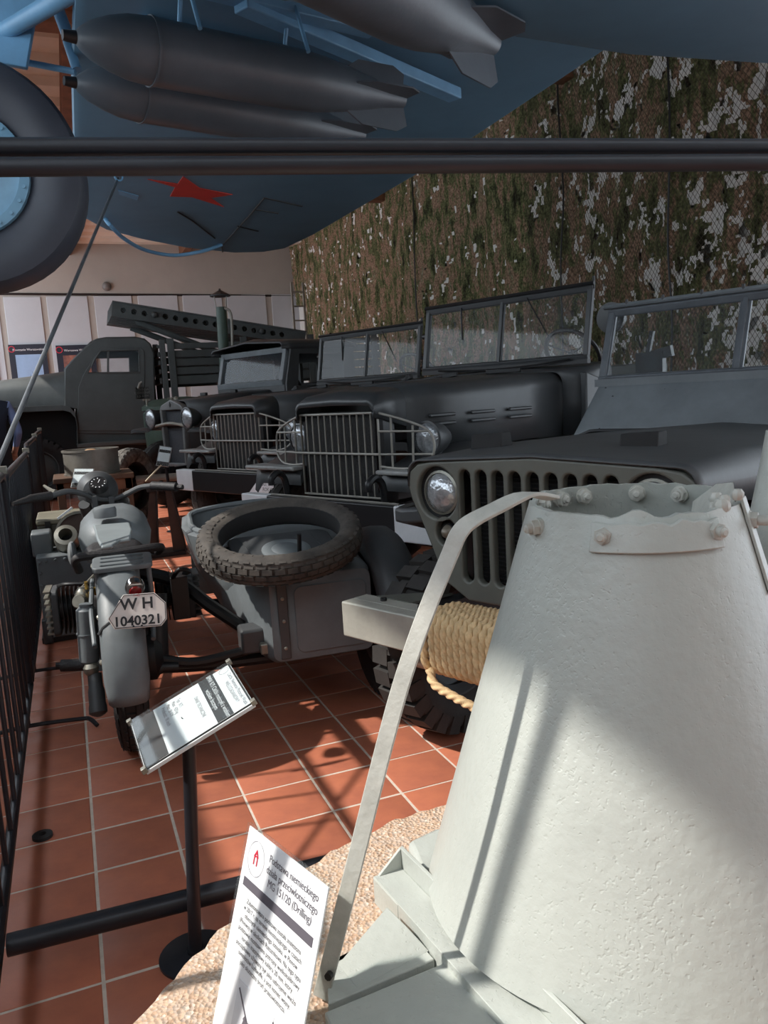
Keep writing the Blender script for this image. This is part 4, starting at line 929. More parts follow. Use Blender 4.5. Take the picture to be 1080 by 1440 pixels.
# tail lamp
c = bp_(190, 829, 2.755); b = M(); b.lathe([(.005, -.06), (.022, -.05), (.032, -.02), (.033, .006), (.028, .016)], c+Vector((0, .012, .004)), (0, -.97, -.2), 24); tl = part('tail_lamp', b, chrome, mc)
b = M(); b.lathe([(.022, .012), (.018, .022), (.001, .026)], c+Vector((0, .012, -.004)), (0, -.97, -.2), 20, False); part('red_lens', b, redl, tl)
# luggage rack: slotted plate on two uprights
c = bp_(172, 791, 3.03)
panel2d('luggage_rack', [rrect(-.105, -.075, .105, .075, .025)]+[rrect(-.075, y-.009, .075, y+.009, .008) for y in (-.045, 0, .045)], .012, .004, grey, frame(c, (1, 0, 0), (0, 1, .12)), mc)
for s_ in (-1, 1):
    b = M(); b.tube([c+Vector((s_*.09, -.04, -.01)), c+Vector((s_*.092, -.02, -.12)), Vector((s_*.095, .05, .35))], .009, 8); part('rack_strut', b, grey, mc)
    b = M(); b.tube(smooth_path([Vector((s_*.10, -.20, .47)), Vector((s_*.11, -.02, .56)), Vector((s_*.11, .25, .62))], 5), .009, 8); part('rear_frame_tube', b, grey, mc)
# saddle and its rear bar
b = M(); sc_ = bp_(160, 766, 3.42)
rings = []
for t, hw, z in ((0, .115, 0), (.25, .12, .012), (.5, .10, .016), (.75, .06, .03), (1, .03, .045)):
    y = sc_.y-.09+t*.26; rings.append([(sc_.x-hw, y, sc_.z+z-.025), (sc_.x-hw*.8, y, sc_.z+z), (sc_.x, y, sc_.z+z+.008), (sc_.x+hw*.8, y, sc_.z+z), (sc_.x+hw, y, sc_.z+z-.025), (sc_.x, y, sc_.z+z-.05)])
b.loft(rings); part('saddle', b, leather, mc, bev=.01)
b = M(); p0 = bp_(108, 785, 3.28); p1 = bp_(222, 769, 3.30)
b.tube(smooth_path([p0+Vector((0, .04, -.06)), p0, p0*.6+p1*.4+Vector((0, -.015, 0)), p1, p1+Vector((.0, .06, -.03))], 5), .017, 10); part('saddle_bar', b, leather, mc)
for s_ in (-1, 1):
    b = M(); q = sc_+Vector((s_*.075, -.06, -.04)); b.tube([q+Vector((math.cos(k*.9)*.018, math.sin(k*.9)*.018, -.012*k/1.5)) for k in range(18)], .004, 6); part('saddle_spring', b, steel, mc)
# tank
tc_ = bp_(150, 745, 3.62); rings = []
for y, hw, zt, zb in ((3.42, .06, .80, .66), (3.46, .115, .825, .64), (3.55, .145, .85, .62), (3.68, .155, .868, .61), (3.82, .145, .868, .62), (3.92, .11, .85, .66), (3.97, .06, .82, .70)):
    cx_ = BL((.138+(y-3.45)*.06, y, 0)); hz = (zt-zb)
    rings.append([(cx_.x+hw*a, cx_.y, zb+hz*h) for a, h in ((-.55, 0), (-.92, .25), (-1, .55), (-.88, .8), (-.6, .94), (-.3, 1), (.3, 1), (.6, .94), (.88, .8), (1, .55), (.92, .25), (.55, 0))])
b = M(); b.loft(rings); tk = part('fuel_tank', b, grey, mc, ang=60)
lid = [(135, 737), (180, 733), (186, 742), (184, 752), (166, 755), (160, 762), (146, 763), (137, 755)]
FT = .868
b = M(); b.prism([bp_(*p, 3.45+(765-p[1])*.0105) for p in lid], (0, -.0, .012)); 
lc = [BL(at_z(u, v, .872)) for u, v in ((131, 738), (182, 734), (186, 744), (183, 757), (168, 759), (158, 766), (142, 768), (136, 757))]
b = M(); b.prism([Vector((p.x, p.y, .858-.0*i)) for i, p in enumerate(lc)], (0, 0, .014)); part('tool_lid', b, mat('lid_pale_grey', (124, 132, 134), .5, var=.1), tk, bev=.006)
c = BL(at_z(147, 717, .885)); b = M(); b.lathe([(.045, -.03), (.047, .0), (.042, .012), (.02, .018), (.001, .019)], c, (0, 0, 1), 28); part('filler_cap', b, grey, tk)
for s_ in (-1, 1): b = M(); b.sphere((tc_.x+s_*.145, tc_.y-.06, .70), .055, 14, (.35, 1.1, 1)); part('knee_pad', b, mat('knee_grey', (128, 132, 134), .6), tk)
# handlebar with grips and levers
hb = [bp_(u, v, y) for u, v, y in ((72, 697, 3.86), (96, 691, 3.9), (118, 695, 3.93), (133, 701, 3.95), (158, 702, 3.95), (176, 696, 3.93), (196, 686, 3.9), (214, 683, 3.86))]
b = M(); b.tube(smooth_path(hb, 5), .0135, 10); hbar = part('handlebar', b, dgrey, mc)
b = M(); b.tube([hb[0], bp_(45, 701, 3.82), bp_(18, 709, 3.76)], [.021, .019, .009], 12); part('grip', b, leather, hbar)
b = M(); b.tube([hb[-1], bp_(248, 685, 3.78)], .0215, 14); b.tube([bp_(248, 685, 3.78), bp_(257, 685, 3.76)], .012, 10); part('grip', b, leather, hbar)
b = M(); b.tube([bp_(62, 683, 3.95), bp_(72, 690, 3.9), bp_(78, 692, 3.88)], [.006, .01, .012], 8); part('lever', b, steel, hbar)
b = M(); b.tube([bp_(204, 682, 3.93), bp_(190, 688, 3.95), bp_(176, 694, 3.96)], [.006, .009, .009], 8); part('lever', b, steel, hbar)
for u in (133, 157): b = M(); q = bp_(u, 703, 3.95); b.box((q.x-.014, q.y-.02, q.z-.04), (q.x+.014, q.y+.02, q.z+.02)); part('bar_clamp', b, dgrey, hbar, bev=.005)
# headlamp with speedometer
c = bp_(137, 690, 4.06); b = M(); b.lathe([(.02, -.10), (.06, -.09), (.092, -.04), (.096, .03), (.09, .06), (.001, .075)], c, (0, 1, -.05), 30); hl = part('headlamp', b, dgrey, mc)
ca = bp_(138, 679.5, 3.93); nrm = Vector((-.05, -.62, .78)).normalized()
b = M(); b.lathe([(.043, -.03), (.043, .0), (.039, .006), (.036, .002)], ca, nrm, 28); sp_o = part('speedometer', b, black, hl)
b = M(); b.lathe([(.035, .0028), (.001, .0030)], ca, nrm, 28, False); part('dial', b, mat('dial_black', (30, 30, 32), .3), sp_o)
x_ = nrm.orthogonal().normalized(); y_ = nrm.cross(x_)
for k in range(10): a = rad(40+k*31); b = M(); p = ca+(x_*math.cos(a)+y_*math.sin(a))*.027+nrm*.0035; b.bar(p, p+(x_*math.cos(a)+y_*math.sin(a))*.006, .003, .001, nrm); part('dial_mark', b, paper, sp_o)
b = M(); b.bar(ca+nrm*.004, ca+nrm*.004+x_*.022+y_*.006, .002, .001, nrm); part('needle', b, paper, sp_o)
# fork, engine, gearbox
for s_ in (-1, 1):
    b = M(); b.tube([hb[3]*.5+hb[4]*.5+Vector((s_*.09, .02, -.02)), Vector((s_*.09, 1.42, AZ))], .026, 12); part('fork_leg', b, dgrey, mc)
    # boxer cylinder with fins
    cy_ = Vector((s_*.15, .50, .46)); fb = M()
    fb.box((cy_.x-.02, cy_.y-.06, cy_.z-.07), (cy_.x+.02, cy_.y+.06, cy_.z+.07)); cyo = part('cylinder_base', fb, black, mc, bev=.01)
    for k in range(6):
        x = cy_.x+s_*(.012+k*.017); b = M(); b.prism([(x, cy_.y+p[0], cy_.z+p[1]) for p in rrect(-.085, -.10, .085, .10, .03, 3)], (s_*.004, 0, 0)); part('cooling_fin', b, black, cyo)
    x = cy_.x+s_*.115; b = M(); b.prism([(x, cy_.y+p[0], cy_.z+p[1]) for p in rrect(-.078, -.10, .078, .098, .02, 3)], (s_*.03, 0, -.004)); hd_ = part('cylinder_head', b, dgrey, mc, bev=.006)
    for k in range(8): z = cy_.z-.09+k*.0255; b = M(); b.box((x+s_*.028 if s_ > 0 else x+s_*.055, cy_.y-.08, z), (x+s_*.055 if s_ > 0 else x+s_*.028, cy_.y+.07, z+.008)); part('head_rib', b, steel if s_ < 0 else dgrey, hd_)
    b = M(); b.cyl((s_*.13, .5, .46), (s_*.29, .5, .46), .055, n=20); part('barrel', b, black, mc)
b = M(); b.tube(smooth_path([(-.26, .46, .57), (-.22, .40, .585), (-.13, .38, .58)], 5), .008, 8); part('spark_lead', b, black, mc)
b = M(); b.box((-.12, .22, .24), (.12, .75, .58)); part('crankcase', b, black, mc, bev=.04)
b = M(); b.box((-.09, -.02, .30), (.09, .25, .52)); part('gearbox', b, black, mc, bev=.03)
for s_ in (-1, 1):
    b = M(); b.tube([(s_*.10, -.02, .34), (s_*.11, .4, .24), (s_*.10, .85, .28), (s_*.05, 1.12, .62)], .018, 10); part('frame_tube', b, dgrey, mc)
b = M(); b.tube([(0, 1.02, .86), (0, .75, .76), (0, .35, .66), (0, .1, .62)], .02, 10); part('backbone_tube', b, dgrey, mc)
# carburettor bits on the left
c = bp_(117, 838, 3.30); b = M(); b.sphere(c, .033, 12, (1, 1, 1.2)); cb = part('carburettor', b, steel, mc)
b = M(); b.lathe([(.027, -.02), (.03, .0), (.024, .014)], bp_(112, 846, 3.24), (-.3, -.9, .3), 16); part('intake_ring', b, steel, cb)
for u, v in ((122, 828), (128, 842), (135, 836)): b = M(); q = bp_(u, v, 3.27); b.cyl(q, q+Vector((0, -.01, .03)), .007, n=8); part('brass_fitting', b, brass, cb)
b = M(); b.tube(smooth_path([bp_(150, 798, 3.1), bp_(149, 830, 3.02), bp_(156, 842, 2.96), bp_(166, 840, 2.9)], 5), .005, 6); part('tail_cable', b, mat('cream_cable', (196, 176, 130), .6), mc)
b = M(); b.tube([bp_(133, 808, 3.35), bp_(112, 830, 3.4)], .006, 8); part('control_rod', b, steel, mc)
b = M(); b.tube([bp_(139, 868, 3.05), bp_(165, 888, 2.93)], .011, 10); part('stay_tube', b, steel, mc)
b = M(); b.tube([bp_(143, 932, 3.05), bp_(166, 928, 2.98)], .011, 10); part('stay_tube', b, steel, mc)
# canister, footpeg, silencer
c0 = bp_(126, 928, 3.12); c1 = bp_(121, 855, 3.12); b = M(); d = (c1-c0); b.lathe([(.03, -.01), (.037, 0), (.037, d.length*.5), (.041, d.length*.5), (.041, d.length*.53), (.037, d.length*.53), (.037, d.length*.97), (.025, d.length*1.03), (.025, d.length*1.08), (.001, d.length*1.09)], c0, d, 28); part('air_canister', b, grey, mc, ang=30)
b = M(); b.cyl(bp_(119, 935, 3.12), bp_(86, 936, 3.14), .023, n=16); b.cyl(bp_(88, 936, 3.14), bp_(78, 936, 3.14), .012, n=10); part('footpeg', b, leather, mc)
b = M(); b.lathe([(.02, 0), (.028, .012), (.03, .03), (.02, .045)], bp_(130, 948, 3.1), bp_(126, 925, 3.1)-bp_(130, 948, 3.1), 16); part('peg_joint', b, steel, mc)
b = M(); s0 = bp_(133, 948, 3.1); s1 = bp_(139, 1008, 3.02)
b.tube(smooth_path([s0, s0*.7+s1*.3, s0*.4+s1*.6, s1*.85+s0*.15, s1], 3), [.026]*4+[.03]*4+[.033]*3+[.024, .008], 14); part('silencer', b, dgrey, mc)
# right side silencer, shaft housing
c0 = bp_(222, 925, 3.1); c1 = bp_(219, 835, 3.15); b = M(); b.tube([c0, c1], .042, 20); part('right_silencer', b, black, mc)
b = M(); b.tube([bp_(213, 945, 3.05), bp_(230, 938, 3.05), bp_(250, 938, 3.05)], .022, 12); part('passenger_peg', b, black, mc)
b = M(); b.lathe([(.06, -.03), (.09, -.01), (.09, .03), (.05, .06)], (.07, 0, AZ), (1, 0, 0), 24); part('final_drive', b, black, mc)
# linkage to the sidecar
for pts, r_ in (([(.05, .35, .62), (.22, .30, .56), (.34, .22, .46), (.46, .18, .36)], .028), ([(.08, .0, .30), (.3, .02, .27), (.62, .05, .25)], .024), ([(.06, .82, .36), (.3, .8, .33), (.6, .8, .3)], .024), ([(.1, -.02, .34), (.25, -.02, .30), (.45, .0, .31)], .02)):
    b = M(); b.tube(smooth_path(pts, 5), r_, 10); part('sidecar_strut', b, black, mc)
b = M(); b.box((.43, -.03, .30), (.53, .09, .40)); part('torsion_bracket', b, dgrey, mc, bev=.012)
b = M(); b.box((.50, -.06, .30), (.58, -.01, .345)); b.cyl((.5, -.04, .33), (.6, -.05, .335), .016, n=10); part('bracket_clamp', b, steel, mc, bev=.006)
b = M(); b.box((.19, .2, .42), (.26, .32, .60)); b.tube(smooth_path([(.2, .2, .6), (.23, .16, .64), (.27, .2, .62), (.25, .26, .6)], 4), .01, 8); part('right_carburettor', b, black, mc, bev=.015)
# ---- sidecar body
def rsec(y, x0, x1, z0, z1, r=.06, ty=0., n=4):
    """rounded rectangle section, ty leans the top backwards"""
    o = rrect(x0, z0, x1, z1, r, n); return [(x, y-ty*(z-z0), z) for x, z in o]
secs = [rsec(-.10, .545, .955, .275, .61, .035), rsec(-.07, .53, .96, .262, .635, .04), rsec(.10, .49, .96, .25, .665, .05), rsec(.35, .445, .98, .245, .715, .06), rsec(.52, .42, .98, .245, .735, .06)]
b = M(); b.loft(secs); body = part('sidecar_body', b, grey, mc, ang=50)
# cockpit shell (open top) in front of the trunk
rings = []
for y, x0, x1, z0, z1 in ((.30, .42, 1.02, .245, .70), (.50, .365, 1.02, .245, .715), (.75, .315, 1.02, .25, .70), (1.0, .30, 1.0, .27, .70), (1.15, .315, .99, .29, .73)):
    rings.append([(x0+.05, y, z1), (x0, y, z1-.02), (x0+.05, y, (z0+z1)/2), (x0+.16, y, z0), (x1-.05, y, z0), (x1-.015, y, (z0+z1)/2), (x1, y, z1-.02), (x1-.06, y, z1)])
b = M(); b.loft(rings, False, False); part('cockpit_shell', b, grey, mc, ang=50, solid=.012)
rings = []
for y, x0, x1, z0, z1 in ((1.14, .335, .99, .29, .735), (1.3, .38, .97, .32, .735), (1.55, .48, .90, .37, .68), (1.78, .58, .80, .42, .58)): rings.append(rsec(y, x0, x1, z0, z1, .07))
b = M(); b.loft(rings); part('sidecar_nose', b, grey, mc, ang=50)
b = M(); b.box((.46, .6, .3), (.96, 1.1, .34)); b.box((.47, .54, .34), (.97, .6, .72)); part('sidecar_seat', b, void, mc)
b = M(); b.tube(smooth_path([(.43, .34, .70), (.385, .52, .715), (.345, .75, .705), (.34, .98, .705), (.38, 1.13, .74), (.69, 1.16, .76), (.93, 1.13, .74), (.98, .95, .705), (.99, .7, .71), (.98, .5, .745)], 5), .014, 8); part('cockpit_rim', b, grey, mc)
# deck lid with raised boss and peg for the spare
TN = Vector((-.06, -.24, .97)).normalized(); TC = BL(at_d(394, 757, 3.20)); TC.z += .0
FR = frame(TC-TN*.055, (1, 0, 0), TN.cross(Vector((1, 0, 0))))
b = M(); b.T = FR; b.prism([(*p, -.012) for p in rrect(-.20, -.17, .23, .18, .05)], (0, 0, .014)); dk = part('trunk_lid', b, dgrey, mc, bev=.006)
b = M(); b.T = FR; b.lathe([(.10, 0), (.10, .006), (.085, .012), (.06, .008), (.05, .014), (.001, .016)], (.02, .0, .0), (0, 0, 1), 32); part('spare_boss', b, grey, dk)
b = M(); b.T = FR; b.cyl((.065, -.045, .0), (.065, -.045, .085), .009, n=12); part('spare_peg', b, black, dk)
b = M(); b.T = FR; b.bar((-.14, .16, .0), (-.10, -.12, 0), .02, .012); b.bar((.16, .14, .0), (.19, -.12, 0), .02, .012); o = part('lid_ribs', b, dgrey, dk); o['kind'] = 'stuff'
sp_t = part('spare_tyre', tyre(M(), TC, TN, .335, .115, .243, 44, 'block', 72), mat('dusty_spare_rubber', (82, 76, 70), .85, var=.2, scale=9, bump=.08, col2=(54, 50, 47)), mc, label='spare tyre with block tread lying on the sidecar')
b = M(); b.ring([(.243, -.036), (.25, -.04), (.262, -.036), (.262, .036), (.25, .04), (.243, .036), (.236, .0)], TC, TN, 56); part('bead', b, rubberd, sp_t)
# rear face strap, pressed panel, rivets
def rear(x, z, dy=0.): return Vector((x, -.10-.0*(z)-dy, z))
b = M(); b.prism([rear(*p) for p in rrect(.64, .30, .935, .57, .03)], (0, -.006, 0)); part('pressed_panel', b, grey, mc, bev=.004)
b = M(); b.prism([(.572, -.101, .285), (.612, -.101, .285), (.612, -.101, .60), (.572, -.101, .60)], (0, -.008, 0)); st_ = part('rear_strap', b, dgrey, mc, bev=.003)
for z in (.33, .44, .53): b = M(); b.lathe([(.007, 0), (.007, .005), (.002, .007)], (.592, -.109, z), (0, -1, 0), 10); part('strap_bolt', b, steel, st_)
for x, y, z in ((.50, .12, .60), (.49, .16, .56), (.50, .1, .50), (.475, .25, .63), (.49, .14, .45)): b = M(); b.sphere((x-.001, y, z), .006, 8); part('body_rivet', b, dgrey, mc)
# sidecar wheel and fender
wheel(mc, (1.045, .10, .345), (1, 0, 0), .345, .115, .2, 36, 'rib', rubberd, black, dish=.02)
b = M(); rings = []
for i in range(23):
    a = rad(-15+195*i/22); r = .39
    rings.append([(1.05+x, .10-(r-d)*math.cos(a), .345+(r-d)*math.sin(a)) for x, d in ((-.085, .09), (-.08, .03), (-.05, .005), (0, 0), (.05, .005), (.08, .03), (.085, .09))])
b.loft(rings, False, False); part('sidecar_fender', b, dgrey, mc, ang=50, solid=.005)
b = M(); b.tube([(.5, .08, .26), (1.02, .10, .33)], .025, 10); b.tube([(.56, .82, .27), (1.02, .82, .27), (1.0, .12, .3)], .02, 10); part('sidecar_chassis', b, black, mc)
# ================================================================== OLD CAB TRUCK
gz = thing('cab_truck', 'old closed cab truck with pointed radiator shell and two round headlamps', 'truck', (1.225, 9.86, 0), VRZ)
shell = [(-.25, .56), (-.265, 1.0), (-.265, 1.26), (-.22, 1.30), (0, 1.365), (.22, 1.30), (.265, 1.26), (.265, 1.0), (.25, .56)]
panel2d('radiator_shell', [shell, [(-.205, .60), (-.22, 1.05), (.22, 1.05), (.205, .60)], [(-.22, 1.085), (-.22, 1.24), (.22, 1.24), (.22, 1.085)]], .06, .012, mat('shell_grey_paint', (118, 120, 120), .4, .2), frame((0, 0, 0), (1, 0, 0), (0, 0, 1)), gz)
b = M(); b.box((-.25, .02, .58), (.25, .08, 1.27)); part('radiator_core', b, mat('radiator_comb', (58, 60, 66), .6, var=.3, scale=90, bump=.5, bscale=120), gz)
b = M(); b.lathe([(.03, 0), (.03, .02), (.015, .04), (.001, .042)], (0, .05, 1.36), (0, 0, 1), 14); part('radiator_cap', b, steel, gz)
b = M(); b.prism([(-.018, -.05, 1.30), (0, -.05, 1.335), (.018, -.05, 1.30), (0, -.05, 1.275)], (0, .01, 0)); part('badge', b, black, gz)
b = M(); b.tube(smooth_path([(-.50, -.06, 1.04), (-.28, -.07, 1.06), (0, -.075, 1.085), (.28, -.07, 1.06), (.50, -.06, 1.04)], 5), .018, 10); part('lamp_bar', b, rodm, gz)
for s_ in (-1, 1):
    lamp(gz, (s_*.43, -.08, 1.14), .12, .17, trk, rimm=trk)
    rings = []
    for y, zt, xo in ((-.12, 1.0, .90), (-.08, 1.02, .94), (.1, 1.03, .96), (.45, 1.0, .96), (.85, .86, .96), (1.25, .55, .96)):
        rings.append([(s_*.45, y, zt-.02), (s_*.50, y, zt+.005), (s_*(xo-.1), y, zt+.01), (s_*xo, y, zt-.005), (s_*xo, y, zt-.035), (s_*(xo-.1), y, zt-.02)])
    b = M(); b.loft(rings); part('fender', b, trk, gz, ang=50)
    wheel(gz, (s_*.72, .25, .43), (s_, 0, 0), .43, .18, .27, 30, 'rib', rubber, trk)
    wheel(gz, (s_*.75, 3.4, .43), (s_, 0, 0), .43, .22, .27, 30, 'rib', rubber, trk)
    b = M(); b.bar((s_*.32, -.4, .52), (s_*.32, 4.4, .62), .07, .13); part('frame_rail', b, black, gz)
    b = M(); b.box((s_*.90-.06 if s_ > 0 else -.93, 1.25, .48), (.93 if s_ > 0 else -.84, 2.0, .52)); part('running_board', b, black, gz)
b = M(); b.cyl((-.7, .25, .43), (.7, .25, .43), .04, n=12); b.box((-.38, -.34, .50), (.38, -.28, .60)); part('front_axle', b, black, gz)
b = M(); b.loft([sect(.03, .26, .75, 1.34, .09, crown=.01), sect(.5, .36, .75, 1.38, .10, crown=.01), sect(1.12, .52, .75, 1.42, .12, crown=.01)], False, False); part('hood', b, trk, gz, ang=60, solid=.008)
for p in ((-.1, .5, 1.40), (.12, .8, 1.415)): b = M(); b.box((p[0]-.06, p[1]-.02, p[2]-.01), (p[0]+.06, p[1]+.02, p[2]+.03)); part('hood_catch', b, black, gz, bev=.005)
# cab
W_ = .74
b = M(); b.box((-W_, 1.12, .55), (W_, 1.2, 1.48)); part('cab_front', b, trk, gz, bev=.02)
windscreen(gz, 1.14, 1.24, 1.50, 1.90, W_-.06, .07, cowlp, dkglass, div=False)
for s_ in (-1, 1):
    b = M(); o_ = [(1.14, .55), (2.3, .55), (2.3, 1.95), (1.26, 1.95), (1.14, 1.48)]
    panel2d('cab_side', [o_, [(1.32, 1.45), (1.38, 1.84), (2.1, 1.84), (2.1, 1.45)]], .03, .006, trk, frame((s_*W_, 0, 0), (0, 1, 0), (0, 0, 1)), gz)
b = M(); b.box((-W_, 2.27, .55), (W_, 2.32, 1.5)); b.box((-W_, 2.27, 1.5), (-.35, 2.32, 1.95)); b.box((.35, 2.27, 1.5), (W_, 2.32, 1.95)); b.box((-.36, 2.27, 1.78), (.36, 2.32, 1.95)); b.box((-.015, 2.28, 1.5), (.015, 2.31, 1.8)); part('cab_back', b, trk, gz)
b = M(); b.loft([sect(1.10, W_+.03, 1.90, 1.975, .04, crown=.05), sect(1.25, W_+.03, 1.90, 2.0, .06, crown=.07), sect(2.2, W_+.03, 1.92, 2.0, .06, crown=.08), sect(2.36, W_+.02, 1.92, 1.97, .04, crown=.06)], False, True); part('cab_roof', b, trk, gz, ang=60, solid=.02)
steering(gz, (.35, 1.5, 1.50), .2, rad(40))
b = M(); b.box((-.7, 1.75, .95), (.7, 2.2, 1.08)); b.box((-.7, 2.12, 1.08), (.7, 2.24, 1.5)); part('cab_seat', b, leather, gz, bev=.03)
b = M(); b.box((-.95, 2.45, .78), (.95, 4.4, .86)); part('cargo_bed', b, wood, gz)
for k in range(3):
    for s_ in (-1, 1): b = M(); b.box((s_*.95-.02, 2.45, .87+k*.16), (s_*.95+.02, 4.4, 1.015+k*.16)); part('side_plank', b, katp, gz, bev=.004)
# ================================================================== ROCKET LAUNCHER TRUCK (side on, nose to the left)
YK = 12.6
K0 = at_y(160, 640, YK); KX = K0.x
kt = thing('rocket_launcher_truck', 'slate green six wheeled rocket launcher truck standing side on by the back wall', 'truck', (KX, YK, 0))
def k_(u, v, y=YK): p = at_y(u, v, y); return Vector((p.x-KX, y-YK, p.z))
DY = 2.0
def sidepoly(name, pts, d0, d1, m, bev=.02, par=None, ang=35):
    b = M(); P = [k_(u, v) for u, v in pts]; b.prism([Vector((p.x, d0, p.z)) for p in P], (0, d1-d0, 0)); return part(name, b, m, par or kt, bev=bev, ang=ang)
zf = k_(100, 571).z
# bonnet, cowl, cab
b = M(); rings = []
for u, vt, vb, n0, n1 in ((-130, 560, 590, .55, 1.45), (-110, 545, 585, .45, 1.55), (-40, 537, 574, .32, 1.68), (40, 526, 573, .22, 1.78), (91, 519, 572, .12, 1.88)):
    T_ = k_(u, vt); B_ = k_(u, vb); h = T_.z-B_.z
    rings.append([(T_.x, n0, B_.z), (T_.x, n0, B_.z+h*.55), (T_.x, n0+.06, B_.z+h*.8), (T_.x, n0+.25, B_.z+h*.97), (T_.x, 1.0, T_.z), (T_.x, n1-.25, B_.z+h*.97), (T_.x, n1-.06, B_.z+h*.8), (T_.x, n1, B_.z+h*.55), (T_.x, n1, B_.z)])
b.loft(rings); part('bonnet', b, katp, kt, ang=60)
cabp = [(91, 519), (97, 512), (108, 500), (122, 487), (132, 479), (145, 475.5), (190, 474.5), (203, 477), (211, 484), (216, 497), (219, 610), (108, 610), (108, 575), (91, 572)]
win = [(124, 525), (132, 507), (142, 493), (195, 492), (196, 524)]
def xz(pts): return [(k_(u, v).x, k_(u, v).z) for u, v in pts]
for y in (.03, DY-.03): panel2d('cab_side', [xz(cabp), xz(win)], .05, .012, katp, frame((0, y, 0), (1, 0, 0), (0, 0, 1)), kt)
P = [k_(u, v) for u, v in ((129, 481), (138, 477), (150, 475), (190, 474.5), (203, 477), (211, 484), (216, 497), (219, 610))]
b = M(); b.loft([[Vector((p.x, y, p.z+dz)) for p in P] for y, dz in ((.03, 0), (.3, .02), (1.0, .035), (1.7, .02), (DY-.03, 0))], False, False); part('cab_roof', b, katp, kt, ang=60, solid=.03)
b = M(); b.loft([[Vector((k_(u, v).x, y, k_(u, v).z)) for u, v in ((91, 519), (97, 513), (99, 511))] for y in (.05, DY-.05)], False, False); part('cowl_top', b, katp, kt, solid=.03)
Q0, Q1 = k_(99, 511), k_(129, 481)
for y0_, y1_ in ((.1, .95), (1.05, 1.9)): b = M(); b.add([(Q0.x, y0_, Q0.z), (Q0.x, y1_, Q0.z), (Q1.x, y1_, Q1.z), (Q1.x, y0_, Q1.z)], [(0, 1, 2, 3)]); part('windscreen_pane', b, dkglass, kt)
for y in (.06, 1.0, 1.94): b = M(); b.bar(Vector((Q0.x, y, Q0.z)), Vector((Q1.x, y, Q1.z)), .08, .04, (-1, 0, 1)); part('windscreen_pillar', b, katp, kt, bev=.008)
# door outline, window frame, quarter light, handle, lettering
dr = [(110, 545), (117, 527), (140, 489), (198, 489), (203, 494), (204, 606), (110, 606)]
D_ = panel2d('door', [xz(dr), xz(win)], .02, .008, katp, frame((0, -.006, 0), (1, 0, 0), (0, 0, 1)), kt)
b = M(); b.tube([Vector((k_(u, v).x, -.02, k_(u, v).z)) for u, v in win], .016, 8, True); part('window_frame', b, katp, D_)
b = M(); b.bar(Vector((k_(152, 493).x, -.01, k_(152, 493).z)), Vector((k_(152, 524).x, -.01, k_(152, 524).z)), .03, .02, (0, 1, 0)); part('quarter_light_bar', b, katp, D_)
b = M(); W4 = [k_(u, v) for u, v in win]; b.add([(p.x, -.003, p.z) for p in W4], [tuple(range(len(W4)))]); part('door_pane', b, dkglass, D_)
b = M(); b.tube([k_(194, 546)+Vector((0, -.02, 0)), k_(196, 539)+Vector((0, -.05, 0)), k_(199, 537)+Vector((0, -.05, 0))], .016, 8); part('door_handle', b, rodm, D_)
b = M(); c0 = k_(190, 545); c1 = k_(212, 560); b.box((c0.x, -.024, c1.z), (c1.x-.02, -.012, c0.z)); sg = part('stencil_plate', b, mat('stencil_dark', (48, 50, 50), .6), D_)
text_obj('stencil', 'UWAGA\nCIŚNIENIE\n3,5 ATM', .05, mat('stencil_grey', (120, 122, 118), .6), frame(((c0.x+c1.x)/2-.01, -.026, c0.z-.05), (1, 0, 0), (0, 0, 1)), sg, 'CENTER')
# front fender arch, running board
ar = [(-60, 577), (0, 573), (88, 569.5), (98, 572), (105, 580), (108, 592), (109, 622)]
b = M()
for p, q in zip(ar[:-1], ar[1:]): 
    a, c = k_(*p), k_(*q); b.loft([[(a.x, -.08, a.z), (a.x, .5, a.z), (a.x, .5, a.z-.08), (a.x, -.08, a.z-.08)], [(c.x, -.08, c.z), (c.x, .5, c.z), (c.x, .5, c.z-.08), (c.x, -.08, c.z-.08)]])
part('front_fender', b, katp, kt, bev=.01)
b = M(); a = k_(108, 624); c = k_(218, 627); b.box((a.x, -.1, a.z-.06), (c.x, .35, a.z)); part('running_board', b, katp, kt, bev=.01)
sidepoly('sill', [(108, 608), (219, 608), (219, 626), (108, 624)], .02, .1, katp)
b = M(); a = k_(-90, 600); c = k_(220, 600); b.box((a.x, .3, .62), (c.x+3.9, .42, .85)); b.box((a.x, 1.58, .62), (c.x+3.9, 1.7, .85)); part('chassis', b, black, kt)
b = M(); b.box((a.x+.1, .2, .55), (k_(108, 600).x, 1.8, k_(50, 574).z)); part('engine_bay', b, void, kt)
fxw = k_(52, 640).x
for y, s_ in ((.14, -1), (DY-.14, 1)):
    wheel(kt, (fxw, y, .47), (0, s_, 0), .47, .24, .27, 34, 'lug', rubberd, katp)
    for dx in (3.6, 4.75): wheel(kt, (fxw+dx, y, .47), (0, s_, 0), .47, .24, .27, 34, 'lug', rubberd, katp)
